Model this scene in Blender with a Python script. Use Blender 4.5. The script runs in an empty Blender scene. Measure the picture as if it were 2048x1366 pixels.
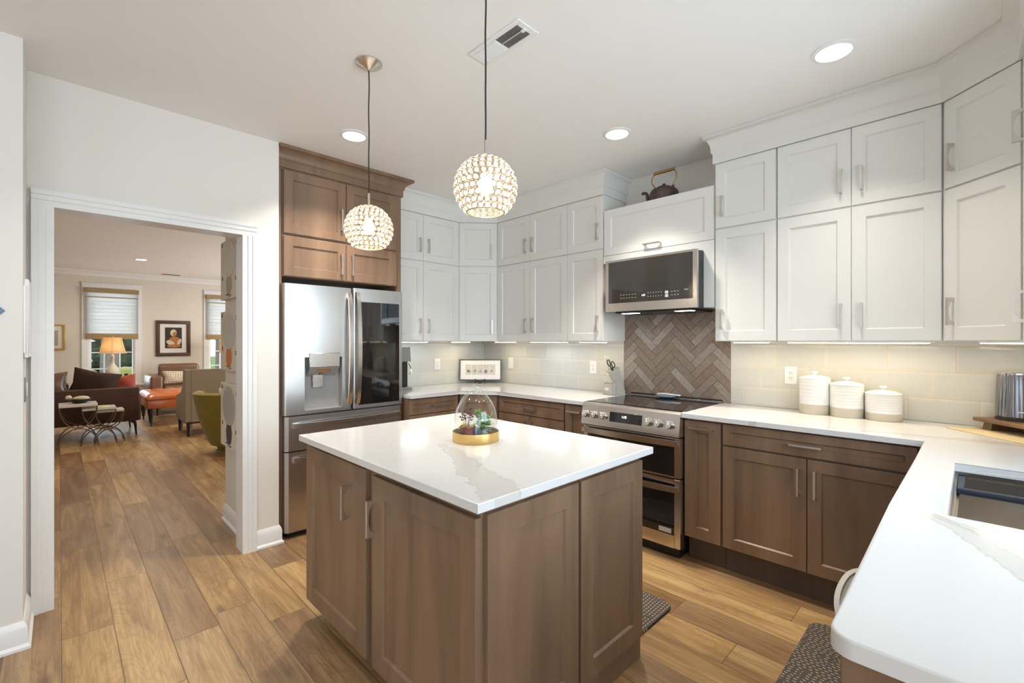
import bpy, bmesh, math, random
from mathutils import Vector, Matrix
random.seed(7)
PI = math.pi
R = math.radians
S = bpy.context.scene
COL = S.collection

# ------------------------------------------------------------------ camera, world, exposure
cam = bpy.data.cameras.new('camera'); cam.sensor_width = 36; cam.lens = 16.1
cam.clip_start = 0.02
cam_o = bpy.data.objects.new('camera', cam); COL.objects.link(cam_o)
cam_o.location = (0, 0, 1.375); cam_o.rotation_euler = (R(90), 0, R(-44.687))
S.camera = cam_o
S.view_settings.view_transform = 'Standard'; S.view_settings.look = 'None'
S.view_settings.gamma = 1; S.view_settings.use_curve_mapping = False
S.view_settings.exposure = 0.43
w = bpy.data.worlds.new('sky'); S.world = w; w.use_nodes = True
wb = w.node_tree.nodes['Background']
wb.inputs[0].default_value = (0.80, 0.90, 1.0, 1); wb.inputs[1].default_value = 1.5

def area(name, loc, rot, sx, sy, power, color, spread=180):
    l = bpy.data.lights.new(name, 'AREA'); l.shape = 'RECTANGLE'; l.size = sx; l.size_y = sy
    l.energy = power; l.color = color; l.spread = R(spread)
    o = bpy.data.objects.new(name, l); COL.objects.link(o); o.location = loc; o.rotation_euler = rot
    return o
def disk(name, loc, d, power, color, spread=170):
    l = bpy.data.lights.new(name, 'AREA'); l.shape = 'DISK'; l.size = d
    l.energy = power; l.color = color; l.spread = R(spread)
    o = bpy.data.objects.new(name, l); COL.objects.link(o); o.location = loc
    return o
def point(name, loc, r, power, color):
    l = bpy.data.lights.new(name, 'POINT'); l.shadow_soft_size = r; l.energy = power; l.color = color
    o = bpy.data.objects.new(name, l); COL.objects.link(o); o.location = loc
    return o
COOL = (0.72, 0.86, 1.0); WARM = (1.0, 0.92, 0.82); AMBER = (1.0, 0.80, 0.52)
CEIL = 2.735
# daylight at the windows (sink window, breakfast windows behind the camera, living room windows), plus a living room side fill
area('daylight_sink_window', (1.68, -0.70, 1.62), (R(90), 0, 0), 1.35, 1.05, 24, (0.68, 0.84, 1.0), 150)
area('daylight_breakfast_window', (-1.15, -3.15, 1.45), (R(90), 0, 0), 3.6, 1.9, 56, (0.80, 0.90, 1.0))
area('daylight_side_window', (-3.6, 0.0, 1.45), (R(90), 0, R(-90)), 3.2, 1.9, 2, (0.90, 0.95, 1.0))
area('daylight_living_window', (0.75, 12.25, 1.5), (R(-90), 0, 0), 0.85, 1.9, 22, COOL)
area('daylight_living_window', (2.70, 12.25, 1.5), (R(-90), 0, 0), 0.85, 1.9, 22, COOL)
area('fill_living_side', (5.3, 8.5, 1.5), (R(90), 0, R(90)), 3.0, 1.9, 135, (0.88, 0.94, 1.0))  # fill added before the solid side wall; no window there
# recessed ceiling lamps; those lacking a fixture are unseen, added for fill
for x, y, p, a in [(1.385, 2.883, 12, 110), (2.594, 1.646, 10, 88), (2.581, 0.466, 4, 96), (1.3, 0.5, 1, 110), (0.3, 2.2, 4, 110), (-1.2, -1.2, 5, 110)]:
    disk('recessed_or_fill_lamp', (x, y, CEIL - 0.012), 0.13, p, WARM, a)
for x, y in [(0.965, 9.71), (2.9, 9.4), (-1.2, 9.5), (0.9, 6.4), (-1.2, 6.4), (2.9, 6.4)]:
    disk('recessed_or_fill_lamp', (x, y, CEIL - 0.012), 0.13, 12.0, (1, 0.88, 0.72))  # only the first has a fixture; the rest are unseen added fill

# ------------------------------------------------------------------ mesh builder
class MB:
    def __init__(s): s.bm = bmesh.new()
    def box(s, x0, y0, z0, x1, y1, z1, bev=0, seg=1):
        g = bmesh.ops.create_cube(s.bm, size=1)
        vs = g['verts']
        cx, cy, cz = (x0+x1)/2, (y0+y1)/2, (z0+z1)/2
        for v in vs:
            v.co = Vector((cx+v.co.x*abs(x1-x0), cy+v.co.y*abs(y1-y0), cz+v.co.z*abs(z1-z0)))
        if bev > 0:
            es = list({e for v in vs for e in v.link_edges})
            bmesh.ops.bevel(s.bm, geom=es, offset=bev, segments=seg, affect='EDGES', profile=0.5)
        return s
    def face(s, pts):
        return s.bm.faces.new([s.bm.verts.new(p) for p in pts])
    def lathe(s, prof, c=(0, 0, 0), seg=32, sx=1, sy=1):
        rings = []
        for r, z in prof:
            if r < 1e-6: rings.append([s.bm.verts.new((c[0], c[1], c[2]+z))])
            else: rings.append([s.bm.verts.new((c[0]+r*sx*math.cos(2*PI*i/seg), c[1]+r*sy*math.sin(2*PI*i/seg), c[2]+z)) for i in range(seg)])
        for a, b in zip(rings[:-1], rings[1:]):
            if len(a) == 1 and len(b) == 1: continue
            for i in range(seg):
                j = (i+1) % seg
                if len(a) == 1: s.bm.faces.new((a[0], b[j], b[i]))
                elif len(b) == 1: s.bm.faces.new((a[i], a[j], b[0]))
                else: s.bm.faces.new((a[i], a[j], b[j], b[i]))
        return s
    def tube(s, pts, r, seg=8, closed=False, flat=1.0):
        pts = [Vector(p) for p in pts]; n = len(pts)
        rs = r if isinstance(r, (list, tuple)) else [r]*n
        ts = []
        for i in range(n):
            if closed: t = pts[(i+1) % n]-pts[i-1]
            else: t = pts[min(i+1, n-1)]-pts[max(i-1, 0)]
            ts.append(t.normalized())
        up = Vector((0, 0, 1)) if abs(ts[0].z) < 0.9 else Vector((1, 0, 0))
        nv = (up-ts[0]*up.dot(ts[0])).normalized(); rings = []
        for i in range(n):
            nv = (nv-ts[i]*nv.dot(ts[i]))
            nv = nv.normalized() if nv.length > 1e-6 else Vector((1, 0, 0))
            b = ts[i].cross(nv)
            rings.append([s.bm.verts.new(pts[i]+nv*rs[i]*math.cos(2*PI*k/seg)+b*rs[i]*flat*math.sin(2*PI*k/seg)) for k in range(seg)])
        for i in range(n if closed else n-1):
            a, b = rings[i], rings[(i+1) % n]
            for k in range(seg):
                j = (k+1) % seg
                s.bm.faces.new((a[k], a[j], b[j], b[k]))
        if not closed:
            s.bm.faces.new(rings[0][::-1]); s.bm.faces.new(rings[-1])
        return s
    def stube(s, pts, r, seg=10, sub=5):
        # tube along a smooth curve through the points
        P = [Vector(p) for p in pts]; rs = r if isinstance(r, (list, tuple)) else [r]*len(P); Q = []; q_r = []
        for i in range(len(P)-1):
            a, b, c, d = P[max(i-1, 0)], P[i], P[i+1], P[min(i+2, len(P)-1)]
            for k in range(sub):
                t = k/sub; Q.append(0.5*((2*b)+(c-a)*t+(2*a-5*b+4*c-d)*t*t+(3*b-a-3*c+d)*t**3)); q_r.append(rs[i]+(rs[i+1]-rs[i])*t)
        return s.tube(Q+[P[-1]], q_r+[rs[-1]], seg)
    def cyl(s, p0, p1, r, seg=16, r1=None):
        return s.tube([p0, p1], [r, r if r1 is None else r1], seg)
    def prism(s, poly, axis, a0, a1):
        def P(u, v, a):
            return {'x': (a, u, v), 'y': (u, a, v), 'z': (u, v, a)}[axis]
        A = [s.bm.verts.new(P(u, v, a0)) for u, v in poly]
        B = [s.bm.verts.new(P(u, v, a1)) for u, v in poly]
        s.bm.faces.new(A); s.bm.faces.new(B[::-1])
        n = len(poly)
        for i in range(n):
            j = (i+1) % n
            s.bm.faces.new((A[j], A[i], B[i], B[j]))
        return s
    def sweep(s, path, prof, side=1):
        # moulding: prof = (offset, z) pairs, swept along a flat path with mitred corners
        P = [Vector((p[0], p[1])) for p in path]; n = len(P); rings = []
        for i in range(n):
            d0 = (P[i]-P[i-1]).normalized() if i > 0 else None
            d1 = (P[i+1]-P[i]).normalized() if i < n-1 else None
            nn = lambda d: Vector((d.y, -d.x))*side
            if d0 is None: m = nn(d1)
            elif d1 is None: m = nn(d0)
            else:
                m = nn(d0)+nn(d1); m = m/ max(1e-6, m.dot(nn(d0)))
            rings.append([s.bm.verts.new((P[i].x+m.x*o, P[i].y+m.y*o, z)) for o, z in prof])
        for a, b in zip(rings[:-1], rings[1:]):
            k = len(prof)
            for i in range(k):
                j = (i+1) % k
                s.bm.faces.new((a[i], a[j], b[j], b[i]))
        s.bm.faces.new(rings[0]); s.bm.faces.new(rings[-1][::-1])
        return s
    def pillow(s, c, w, h, t, rot=None, n=14, p=0.55, pinch=0.12):
        # stuffed cushion: w by h with thickness t, local plane x-z, facing y
        M = Matrix.Translation(Vector(c)) @ (rot.to_4x4() if rot is not None else Matrix.Identity(4))
        gr = {}
        for side in (1, -1):
            for i in range(n+1):
                for j in range(n+1):
                    u = -1+2*i/n; v = -1+2*j/n
                    edge = i in (0, n) or j in (0, n)
                    if side == -1 and edge: gr[(side, i, j)] = gr[(1, i, j)]; continue
                    f = max(0, (1-u*u)*(1-v*v))**p
                    k = 1-pinch*(1-abs(v))*abs(u)**3 if True else 1
                    k2 = 1-pinch*(1-abs(u))*abs(v)**3
                    wob = 0.06*math.sin(5*u+3*v+side)*f
                    co = M @ Vector((u*w/2*k, side*t/2*(f+wob), v*h/2*k2))
                    gr[(side, i, j)] = s.bm.verts.new(co)
            for i in range(n):
                for j in range(n):
                    q = [gr[(side, i, j)], gr[(side, i+1, j)], gr[(side, i+1, j+1)], gr[(side, i, j+1)]]
                    s.bm.faces.new(q if side == -1 else q[::-1])
        return s
    def blob(s, c, rad, seg=12, rings=8, j=0.0):
        g = bmesh.ops.create_uvsphere(s.bm, u_segments=seg, v_segments=rings, radius=1)
        for v in g['verts']:
            k = 1+random.uniform(-j, j)
            v.co = Vector((c[0]+v.co.x*rad[0]*k, c[1]+v.co.y*rad[1]*k, c[2]+v.co.z*rad[2]*k))
        return s
    def xform(s, M):
        bmesh.ops.transform(s.bm, matrix=M, verts=s.bm.verts); return s
    def build(s, name, mat, parent=None, smooth=True, ang=38, norm=True):
        if norm: bmesh.ops.recalc_face_normals(s.bm, faces=s.bm.faces)
        me = bpy.data.meshes.new(name); s.bm.to_mesh(me); s.bm.free()
        if smooth:
            me.shade_smooth(); me.set_sharp_from_angle(angle=R(ang))
        me.materials.append(mat)
        o = bpy.data.objects.new(name, me); COL.objects.link(o)
        if parent is not None: o.parent = parent
        return o

def thing(name, label, cat, loc=(0, 0, 0), rz=0, group=None):
    o = bpy.data.objects.new(name, None); COL.objects.link(o); o.empty_display_size = 0.05
    o.location = loc; o.rotation_euler = (0, 0, R(rz)); o['label'] = label; o['category'] = cat
    if group: o['group'] = group
    return o
def tag(o, label, cat, group=None):
    o['label'] = label; o['category'] = cat
    if group: o['group'] = group
    return o
def struct(o): o['kind'] = 'structure'; return o
def stuff(o): o['kind'] = 'stuff'; return o
def text_mesh(name, body, size, mat, parent, M, depth=0.0006):
    cu = bpy.data.curves.new(name, 'FONT'); cu.body = body; cu.size = size; cu.extrude = depth
    cu.align_x = 'CENTER'; cu.align_y = 'CENTER'
    t = bpy.data.objects.new(name, cu); COL.objects.link(t)
    dg = bpy.context.evaluated_depsgraph_get(); dg.update()
    me = bpy.data.meshes.new_from_object(t.evaluated_get(dg)); me.transform(M)
    bpy.data.objects.remove(t); bpy.data.curves.remove(cu)
    me.materials.clear(); me.materials.append(mat); me.name = name
    o = bpy.data.objects.new(name, me); COL.objects.link(o); o.parent = parent
    return o
FRONT = Matrix.Rotation(R(90), 4, 'X')      # lays text in the x-z plane, readable from -y

# ------------------------------------------------------------------ materials
class NT:
    def __init__(s, name):
        s.m = bpy.data.materials.new(name); s.m.use_nodes = True; s.t = s.m.node_tree
        s.b = s.t.nodes['Principled BSDF']; s.out = s.t.nodes['Material Output']
    def n(s, typ, ins=None, **at):
        nd = s.t.nodes.new('ShaderNode'+typ)
        for k, v in at.items(): setattr(nd, k, v)
        for k, v in (ins or {}).items(): s.set(nd.inputs[k], v)
        return nd
    def set(s, sock, v):
        if isinstance(v, bpy.types.NodeSocket): s.t.links.new(v, sock)
        elif isinstance(v, (tuple, list)) and len(v) == 3 and sock.type == 'RGBA': sock.default_value = (*v, 1)
        else: sock.default_value = v
    def math(s, op, a, b=0.0, c=None, clamp=False):
        nd = s.t.nodes.new('ShaderNodeMath'); nd.operation = op; nd.use_clamp = clamp
        s.set(nd.inputs[0], a); s.set(nd.inputs[1], b)
        if c is not None: s.set(nd.inputs[2], c)
        return nd.outputs[0]
    def mix(s, f, a, b, mode='MIX'):
        nd = s.t.nodes.new('ShaderNodeMix'); nd.data_type = 'RGBA'; nd.blend_type = mode
        s.set(nd.inputs[0], f); s.set(nd.inputs[6], a); s.set(nd.inputs[7], b)
        return nd.outputs[2]
    def ramp(s, f, stops):
        nd = s.t.nodes.new('ShaderNodeValToRGB'); s.set(nd.inputs[0], f)
        e = nd.color_ramp.elements
        while len(e) < len(stops): e.new(0.5)
        for el, (p, c) in zip(e, stops): el.position = p; el.color = (*c, 1)
        return nd.outputs[0]
    def coord(s, sc=(1, 1, 1), kind='Object', loc=(0, 0, 0), rot=(0, 0, 0)):
        tc = s.n('TexCoord'); mp = s.n('Mapping', {'Vector': tc.outputs[kind], 'Scale': sc, 'Location': loc, 'Rotation': rot})
        return mp.outputs[0]
    def noise(s, vec, scale, detail=3, rough=0.5, dist=0):
        return s.n('TexNoise', {'Vector': vec, 'Scale': scale, 'Detail': detail, 'Roughness': rough, 'Distortion': dist}).outputs[0]
    def bump(s, h, strength, dist=0.01):
        nd = s.n('Bump', {'Height': h, 'Strength': strength, 'Distance': dist}); s.t.links.new(nd.outputs[0], s.b.inputs['Normal'])
    def pset(s, **k):
        for a, v in k.items(): s.set(s.b.inputs[a.replace('_', ' ')], v)
        return s

def solid(name, c, rough=0.5, metal=0.0, var=0.06, vs=6, bump=0.0, bs=200, **k):
    t = NT(name); v = t.coord()
    f = t.noise(v, vs, 3)
    t.pset(Base_Color=t.mix(f, tuple(x*(1-var) for x in c), tuple(min(1, x*(1+var)) for x in c)), Roughness=rough, Metallic=metal, **k)
    if bump: t.bump(t.noise(v, bs, 2), bump, 0.002)
    return t.m
def emit(name, c, strength):
    t = NT(name); t.pset(Base_Color=c, Emission_Color=c, Emission_Strength=strength, Roughness=0.6); return t.m
def stained(name, dark, light, rough=0.38):
    t = NT(name); v = t.coord((3.0, 3.0, 0.35)); v2 = t.coord((60, 60, 1.6))
    a = t.noise(v, 2.2, 4, 0.55, 0.6); b = t.noise(v2, 1.0, 4, 0.6)
    f = t.math('ADD', t.math('MULTIPLY', a, 0.86), t.math('MULTIPLY', b, 0.14))
    t.pset(Base_Color=t.ramp(f, [(0.30, dark), (0.70, light)]), Roughness=rough)
    t.bump(b, 0.05, 0.001); return t.m
def brushed(name, c, rough=0.22, sc=(1.5, 1.5, 220), bump=0.02, aniso=0.5):
    t = NT(name); v = t.coord(sc); n = t.noise(v, 1.0, 3)
    t.pset(Base_Color=c, Metallic=1.0, Roughness=t.math('ADD', t.math('MULTIPLY', n, 0.10), rough-0.05))
    t.pset(Anisotropic=aniso) if aniso else None
    if bump: t.bump(n, bump, 0.0005)
    return t.m
def clear_glass(name, tint=(0.97, 0.985, 0.98), gl=0.0):
    t = NT(name); t.t.nodes.remove(t.b)
    tr = t.n('BsdfTransparent', {'Color': tint}); g = t.n('BsdfGlossy', {'Color': (1, 1, 1), 'Roughness': 0.02})
    f = t.n('LayerWeight', {'Blend': 0.25}).outputs['Facing']
    f = t.math('ADD', t.math('MULTIPLY', t.math('POWER', f, 2.5), 0.75), 0.03+gl, clamp=True)
    mx = t.n('MixShader', {0: f, 1: tr.outputs[0], 2: g.outputs[0]})
    t.t.links.new(mx.outputs[0], t.out.inputs[0]); return t.m

M_wall = solid('wall_paint', (0.76, 0.725, 0.67), 0.6, var=0.015, bump=0.04, bs=350)
M_wall_cool = M_wall
M_wall_lr = solid('living_room_paint', (0.70, 0.64, 0.55), 0.65, var=0.015, bump=0.04, bs=350)
M_ceil = solid('ceiling_paint', (0.87, 0.85, 0.825), 0.7, var=0.012, bump=0.03, bs=300)
M_trim = solid('trim_white', (0.80, 0.795, 0.78), 0.35, var=0.01)
M_white = solid('cabinet_white', (0.77, 0.76, 0.72), 0.35, var=0.012)
M_white_in = solid('cabinet_frame_shadow_white', (0.70, 0.66, 0.58), 0.45, var=0.012)
M_wood = stained('stained_maple', (0.150, 0.088, 0.052), (0.275, 0.172, 0.105))
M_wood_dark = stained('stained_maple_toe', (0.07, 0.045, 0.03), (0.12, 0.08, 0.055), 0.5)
M_nickel = brushed('brushed_nickel', (0.66, 0.62, 0.57), 0.30, (40, 40, 40), 0, 0)
M_steel = brushed('stainless_steel', (0.54, 0.515, 0.485), 0.30, (260, 260, 1.2), 0.012, 0.5)
M_steel_h = brushed('stainless_horizontal', (0.64, 0.60, 0.555), 0.22, (1.2, 1.2, 300), 0.012, 0.35)
M_chrome = solid('polished_metal', (0.72, 0.70, 0.68), 0.12, 1.0, var=0.02)
M_bglass = solid('black_glass', (0.010, 0.009, 0.009), 0.04, var=0.05, Specular_IOR_Level=0.7)
M_bglass_mw = solid('smoked_oven_glass', (0.026, 0.023, 0.020), 0.05, var=0.05, Specular_IOR_Level=0.7)
M_cook = solid('ceramic_cooktop', (0.016, 0.014, 0.013), 0.05, var=0.05, Specular_IOR_Level=0.8)
M_black = solid('black_plastic', (0.018, 0.017, 0.017), 0.4, var=0.05)
M_dark = solid('dark_recess', (0.03, 0.026, 0.023), 0.6, var=0.05)
M_grey = solid('grey_plastic', (0.30, 0.29, 0.28), 0.4, var=0.04)
M_plate = solid('white_plastic', (0.82, 0.815, 0.80), 0.35, var=0.01)
M_lamp = emit('lamp_diffuser', (1.0, 0.97, 0.92), 6.0)
M_led_w = emit('led_strip_warm', (1.0, 0.90, 0.70), 9.0)
M_led_c = emit('led_strip_cool', (0.93, 0.97, 1.0), 9.0)
M_bulb = emit('bulb_glow', (1.0, 0.93, 0.80), 30.0)
M_digit = emit('clock_digits', (0.75, 0.88, 1.0), 3.0)
M_print = solid('panel_print', (0.45, 0.44, 0.42), 0.5)
M_glass = clear_glass('clear_glass')
M_pane = clear_glass('window_pane', (0.98, 0.99, 0.99))
M_gold = solid('brushed_gold', (0.72, 0.50, 0.20), 0.28, 1.0, var=0.05)
M_copper = solid('aged_copper', (0.105, 0.070, 0.060), 0.5, 0.45, var=0.35, vs=25)
M_brass = solid('aged_brass', (0.42, 0.30, 0.10), 0.35, 1.0, var=0.15, vs=30)
M_iron = solid('dark_iron', (0.05, 0.045, 0.04), 0.45, 0.8, var=0.1)
M_bronze = solid('bronze_metal', (0.20, 0.17, 0.13), 0.35, 1.0, var=0.1)
M_ceram = solid('white_stoneware', (0.84, 0.835, 0.81), 0.22, var=0.02)
M_ceram_b = solid('bare_stoneware', (0.58, 0.52, 0.42), 0.5, var=0.04)
M_block = solid('grey_wash_wood', (0.50, 0.48, 0.43), 0.5, var=0.08, vs=30)
M_handle = solid('ivory_handle', (0.80, 0.77, 0.70), 0.3, var=0.02)
M_cord = solid('black_cord', (0.02, 0.018, 0.016), 0.6)
M_walnut = stained('riser_walnut', (0.16, 0.085, 0.04), (0.30, 0.17, 0.085), 0.4)
M_leather_d = solid('dark_brown_leather', (0.058, 0.028, 0.017), 0.5, var=0.25, vs=9, bump=0.15, bs=160, Specular_IOR_Level=0.2)
M_leather = solid('brown_leather', (0.155, 0.075, 0.040), 0.33, var=0.25, vs=10, bump=0.1, bs=160)
M_orange = solid('orange_leather', (0.50, 0.125, 0.030), 0.22, var=0.15, vs=10, bump=0.08, bs=160)
M_linen = solid('taupe_linen', (0.26, 0.205, 0.145), 0.85, var=0.12, vs=90, bump=0.2, bs=500)
M_velvet = solid('olive_velvet', (0.215, 0.165, 0.030), 0.75, var=0.18, vs=8, Specular_IOR_Level=0.15, Sheen_Weight=0.12)
M_red = solid('rust_red_fabric', (0.30, 0.045, 0.018), 0.8, var=0.1, vs=40)
M_espresso = solid('espresso_wood', (0.020, 0.013, 0.010), 0.35, var=0.15)
M_marble = solid('white_marble', (0.62, 0.59, 0.53), 0.3, var=0.12, vs=12)
M_wire = solid('champagne_wire', (0.42, 0.34, 0.24), 0.4, 0.8, var=0.1)
M_paper = solid('off_white_paper', (0.74, 0.71, 0.65), 0.7, var=0.02)
M_soil = solid('potting_soil', (0.05, 0.032, 0.02), 0.95, var=0.3, vs=60)
M_leaf = solid('succulent_green', (0.25, 0.40, 0.14), 0.5, var=0.35, vs=30)
M_leaf2 = solid('blue_green_leaf', (0.28, 0.38, 0.28), 0.5, var=0.25, vs=30)
M_yleaf = solid('yellow_leaf', (0.62, 0.45, 0.04), 0.5, var=0.2, vs=30)
M_pleaf = solid('maroon_leaf', (0.14, 0.035, 0.035), 0.5, var=0.3, vs=30)
M_pot = solid('red_glazed_pot', (0.20, 0.035, 0.022), 0.3, var=0.2, vs=20)
M_blue = solid('blue_glass_figure', (0.06, 0.13, 0.30), 0.15, var=0.2, vs=60)
M_whiteshell = solid('white_moulded_shell', (0.80, 0.77, 0.70), 0.4, var=0.02)
M_gilt = solid('gilt_frame', (0.55, 0.36, 0.07), 0.35, 0.8, var=0.2, vs=30)
M_frame_br = solid('carved_brown_frame', (0.075, 0.036, 0.018), 0.4, var=0.5, vs=60, bump=0.4, bs=120)
M_pewter = solid('pewter_frame', (0.13, 0.125, 0.12), 0.35, 0.6, var=0.1)
M_art_dark = solid('art_dark_ground', (0.030, 0.018, 0.012), 0.6, var=0.4, vs=20)
M_art_skin = solid('art_ochre', (0.42, 0.16, 0.035), 0.6, var=0.35, vs=25)
M_art_cream = solid('art_cream', (0.62, 0.52, 0.36), 0.6, var=0.25, vs=30)
M_art_grey = solid('art_grey_wash', (0.42, 0.38, 0.33), 0.7, var=0.5, vs=70)
M_art_silver = solid('art_textured_silver', (0.55, 0.54, 0.50), 0.35, 0.2, var=0.35, vs=90, bump=0.9, bs=80)
M_art_orange = solid('art_orange', (0.62, 0.20, 0.06), 0.6, var=0.15, vs=30)
M_art_char = solid('art_charcoal', (0.07, 0.055, 0.05), 0.6, var=0.2, vs=30)
M_canvas = solid('primed_canvas', (0.72, 0.66, 0.56), 0.8, var=0.08, vs=14, bump=0.2, bs=400)
M_bluetile = solid('blue_glazed_tile', (0.05, 0.13, 0.32), 0.25, var=0.6, vs=40)
M_bamboo = None

def mat_shade(dens, name, base):
    t = NT(name); v = t.coord((2, 2, 160)); n = t.noise(v, 1.0, 3, 0.7); n2 = t.noise(t.coord((30, 1, 60)), 1.0, 2)
    c = t.mix(n, tuple(x*0.62 for x in base), base)
    tl = t.n('BsdfTranslucent', {'Color': c}); df = t.n('BsdfDiffuse', {'Color': c})
    mx = t.n('MixShader', {0: dens, 1: df.outputs[0], 2: tl.outputs[0]})
    t.t.links.new(mx.outputs[0], t.out.inputs[0]); return t.m
M_shade_tan = mat_shade(0.15, 'woven_wood_tan', (0.52, 0.37, 0.20))
M_shade_light = mat_shade(0.65, 'woven_wood_sheer', (0.80, 0.78, 0.75))
M_lampshade = mat_shade(0.6, 'lamp_shade_fabric', (0.86, 0.70, 0.48))
def mat_crystal():
    t = NT('crystal_bead'); t.t.nodes.remove(t.b)
    tl = t.n('BsdfTranslucent', {'Color': (1, 0.95, 0.86)}); g = t.n('BsdfGlossy', {'Color': (1, 1, 1), 'Roughness': 0.08})
    tr = t.n('BsdfTransparent', {'Color': (1, 0.98, 0.94)})
    f = t.n('LayerWeight', {'Blend': 0.35}).outputs['Facing']
    a = t.n('MixShader', {0: 0.35, 1: tl.outputs[0], 2: tr.outputs[0]})
    b = t.n('MixShader', {0: t.math('MULTIPLY', f, 0.5), 1: a.outputs[0], 2: g.outputs[0]})
    t.t.links.new(b.outputs[0], t.out.inputs[0]); return t.m
M_crystal = mat_crystal()

def mat_floor():
    t = NT('oak_plank_floor'); tc = t.n('TexCoord')
    sp = t.n('SeparateXYZ', {0: tc.outputs['Object']})
    x, y = sp.outputs[0], sp.outputs[1]
    W, L = 0.182, 1.22
    u = t.math('DIVIDE', t.math('SUBTRACT', x, 0.008), W); row = t.math('FLOOR', u)
    rr = t.n('TexWhiteNoise', {'W': row}, noise_dimensions='1D').outputs['Value']
    vv = t.math('ADD', t.math('DIVIDE', y, L), rr); colm = t.math('FLOOR', vv)
    cell = t.n('CombineXYZ', {0: row, 1: colm, 2: 0.0}).outputs[0]
    rnd = t.n('TexWhiteNoise', {'Vector': cell}, noise_dimensions='2D').outputs['Value']
    fu = t.math('FRACT', u); fv = t.math('FRACT', vv)
    eu = t.math('MULTIPLY', t.math('MINIMUM', fu, t.math('SUBTRACT', 1.0, fu)), W)
    ev = t.math('MULTIPLY', t.math('MINIMUM', fv, t.math('SUBTRACT', 1.0, fv)), L)
    e = t.math('MINIMUM', eu, ev)
    gap = t.math('SUBTRACT', 1.0, t.math('DIVIDE', e, 0.0028), clamp=True)
    # grain: stretched along y, shifted per plank
    sh = t.math('MULTIPLY', rnd, 37.0)
    gv = t.n('CombineXYZ', {0: t.math('MULTIPLY', x, 9.0), 1: t.math('ADD', t.math('MULTIPLY', y, 1.1), sh), 2: sh}).outputs[0]
    big = t.noise(gv, 1.0, 4, 0.55, 1.2)
    gv2 = t.n('CombineXYZ', {0: t.math('MULTIPLY', x, 95.0), 1: t.math('ADD', t.math('MULTIPLY', y, 3.0), sh), 2: sh}).outputs[0]
    fine = t.noise(gv2, 1.0, 4, 0.65, 0.4)
    kv = t.n('CombineXYZ', {0: t.math('MULTIPLY', x, 5.5), 1: t.math('ADD', t.math('MULTIPLY', y, 2.2), sh), 2: sh}).outputs[0]
    knot = t.n('TexVoronoi', {'Vector': kv, 'Scale': 0.8}).outputs['Distance']
    kn = t.math('SUBTRACT', 1.0, t.math('DIVIDE', knot, 0.15), clamp=True)
    # cathedral grain: rings stretched along the plank
    cat = t.math('FRACT', t.math('MULTIPLY', t.noise(t.n('CombineXYZ', {0: t.math('MULTIPLY', x, 6.0), 1: t.math('ADD', t.math('MULTIPLY', y, 0.9), sh), 2: sh}).outputs[0], 1.0, 2, 0.5, 0.8), 22.0))
    cat = t.math('MULTIPLY', t.math('GREATER_THAN', cat, 0.72), 0.22)
    base = t.ramp(rnd, [(0.0, (0.265, 0.150, 0.070)), (0.3, (0.415, 0.258, 0.106)), (0.6, (0.55, 0.365, 0.165)), (0.8, (0.325, 0.202, 0.100)), (1.0, (0.47, 0.318, 0.158))])
    c = t.mix(t.ramp(big, [(0.38, (1, 1, 1)), (0.62, (0, 0, 0))]), base, t.mix(1.0, base, (0.66, 0.60, 0.56), 'MULTIPLY'))
    c = t.mix(t.math('MULTIPLY', t.ramp(fine, [(0.38, (1, 1, 1)), (0.58, (0, 0, 0))]), 0.6), c, t.mix(1.0, c, (0.62, 0.57, 0.52), 'MULTIPLY'))
    c = t.mix(cat, c, t.mix(1.0, c, (0.55, 0.48, 0.42), 'MULTIPLY'))
    c = t.mix(t.math('MULTIPLY', kn, 0.8), c, (0.09, 0.05, 0.028))
    c = t.mix(t.math('MULTIPLY', gap, 0.85), c, (0.05, 0.028, 0.014))
    t.pset(Base_Color=c, Roughness=t.math('ADD', 0.28, t.math('MULTIPLY', fine, 0.16)))
    t.bump(t.math('SUBTRACT', t.math('ADD', t.math('MULTIPLY', fine, 0.2), t.math('MULTIPLY', big, 0.25)), gap), 0.22, 0.002)
    return t.m
M_floor = mat_floor()

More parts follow.
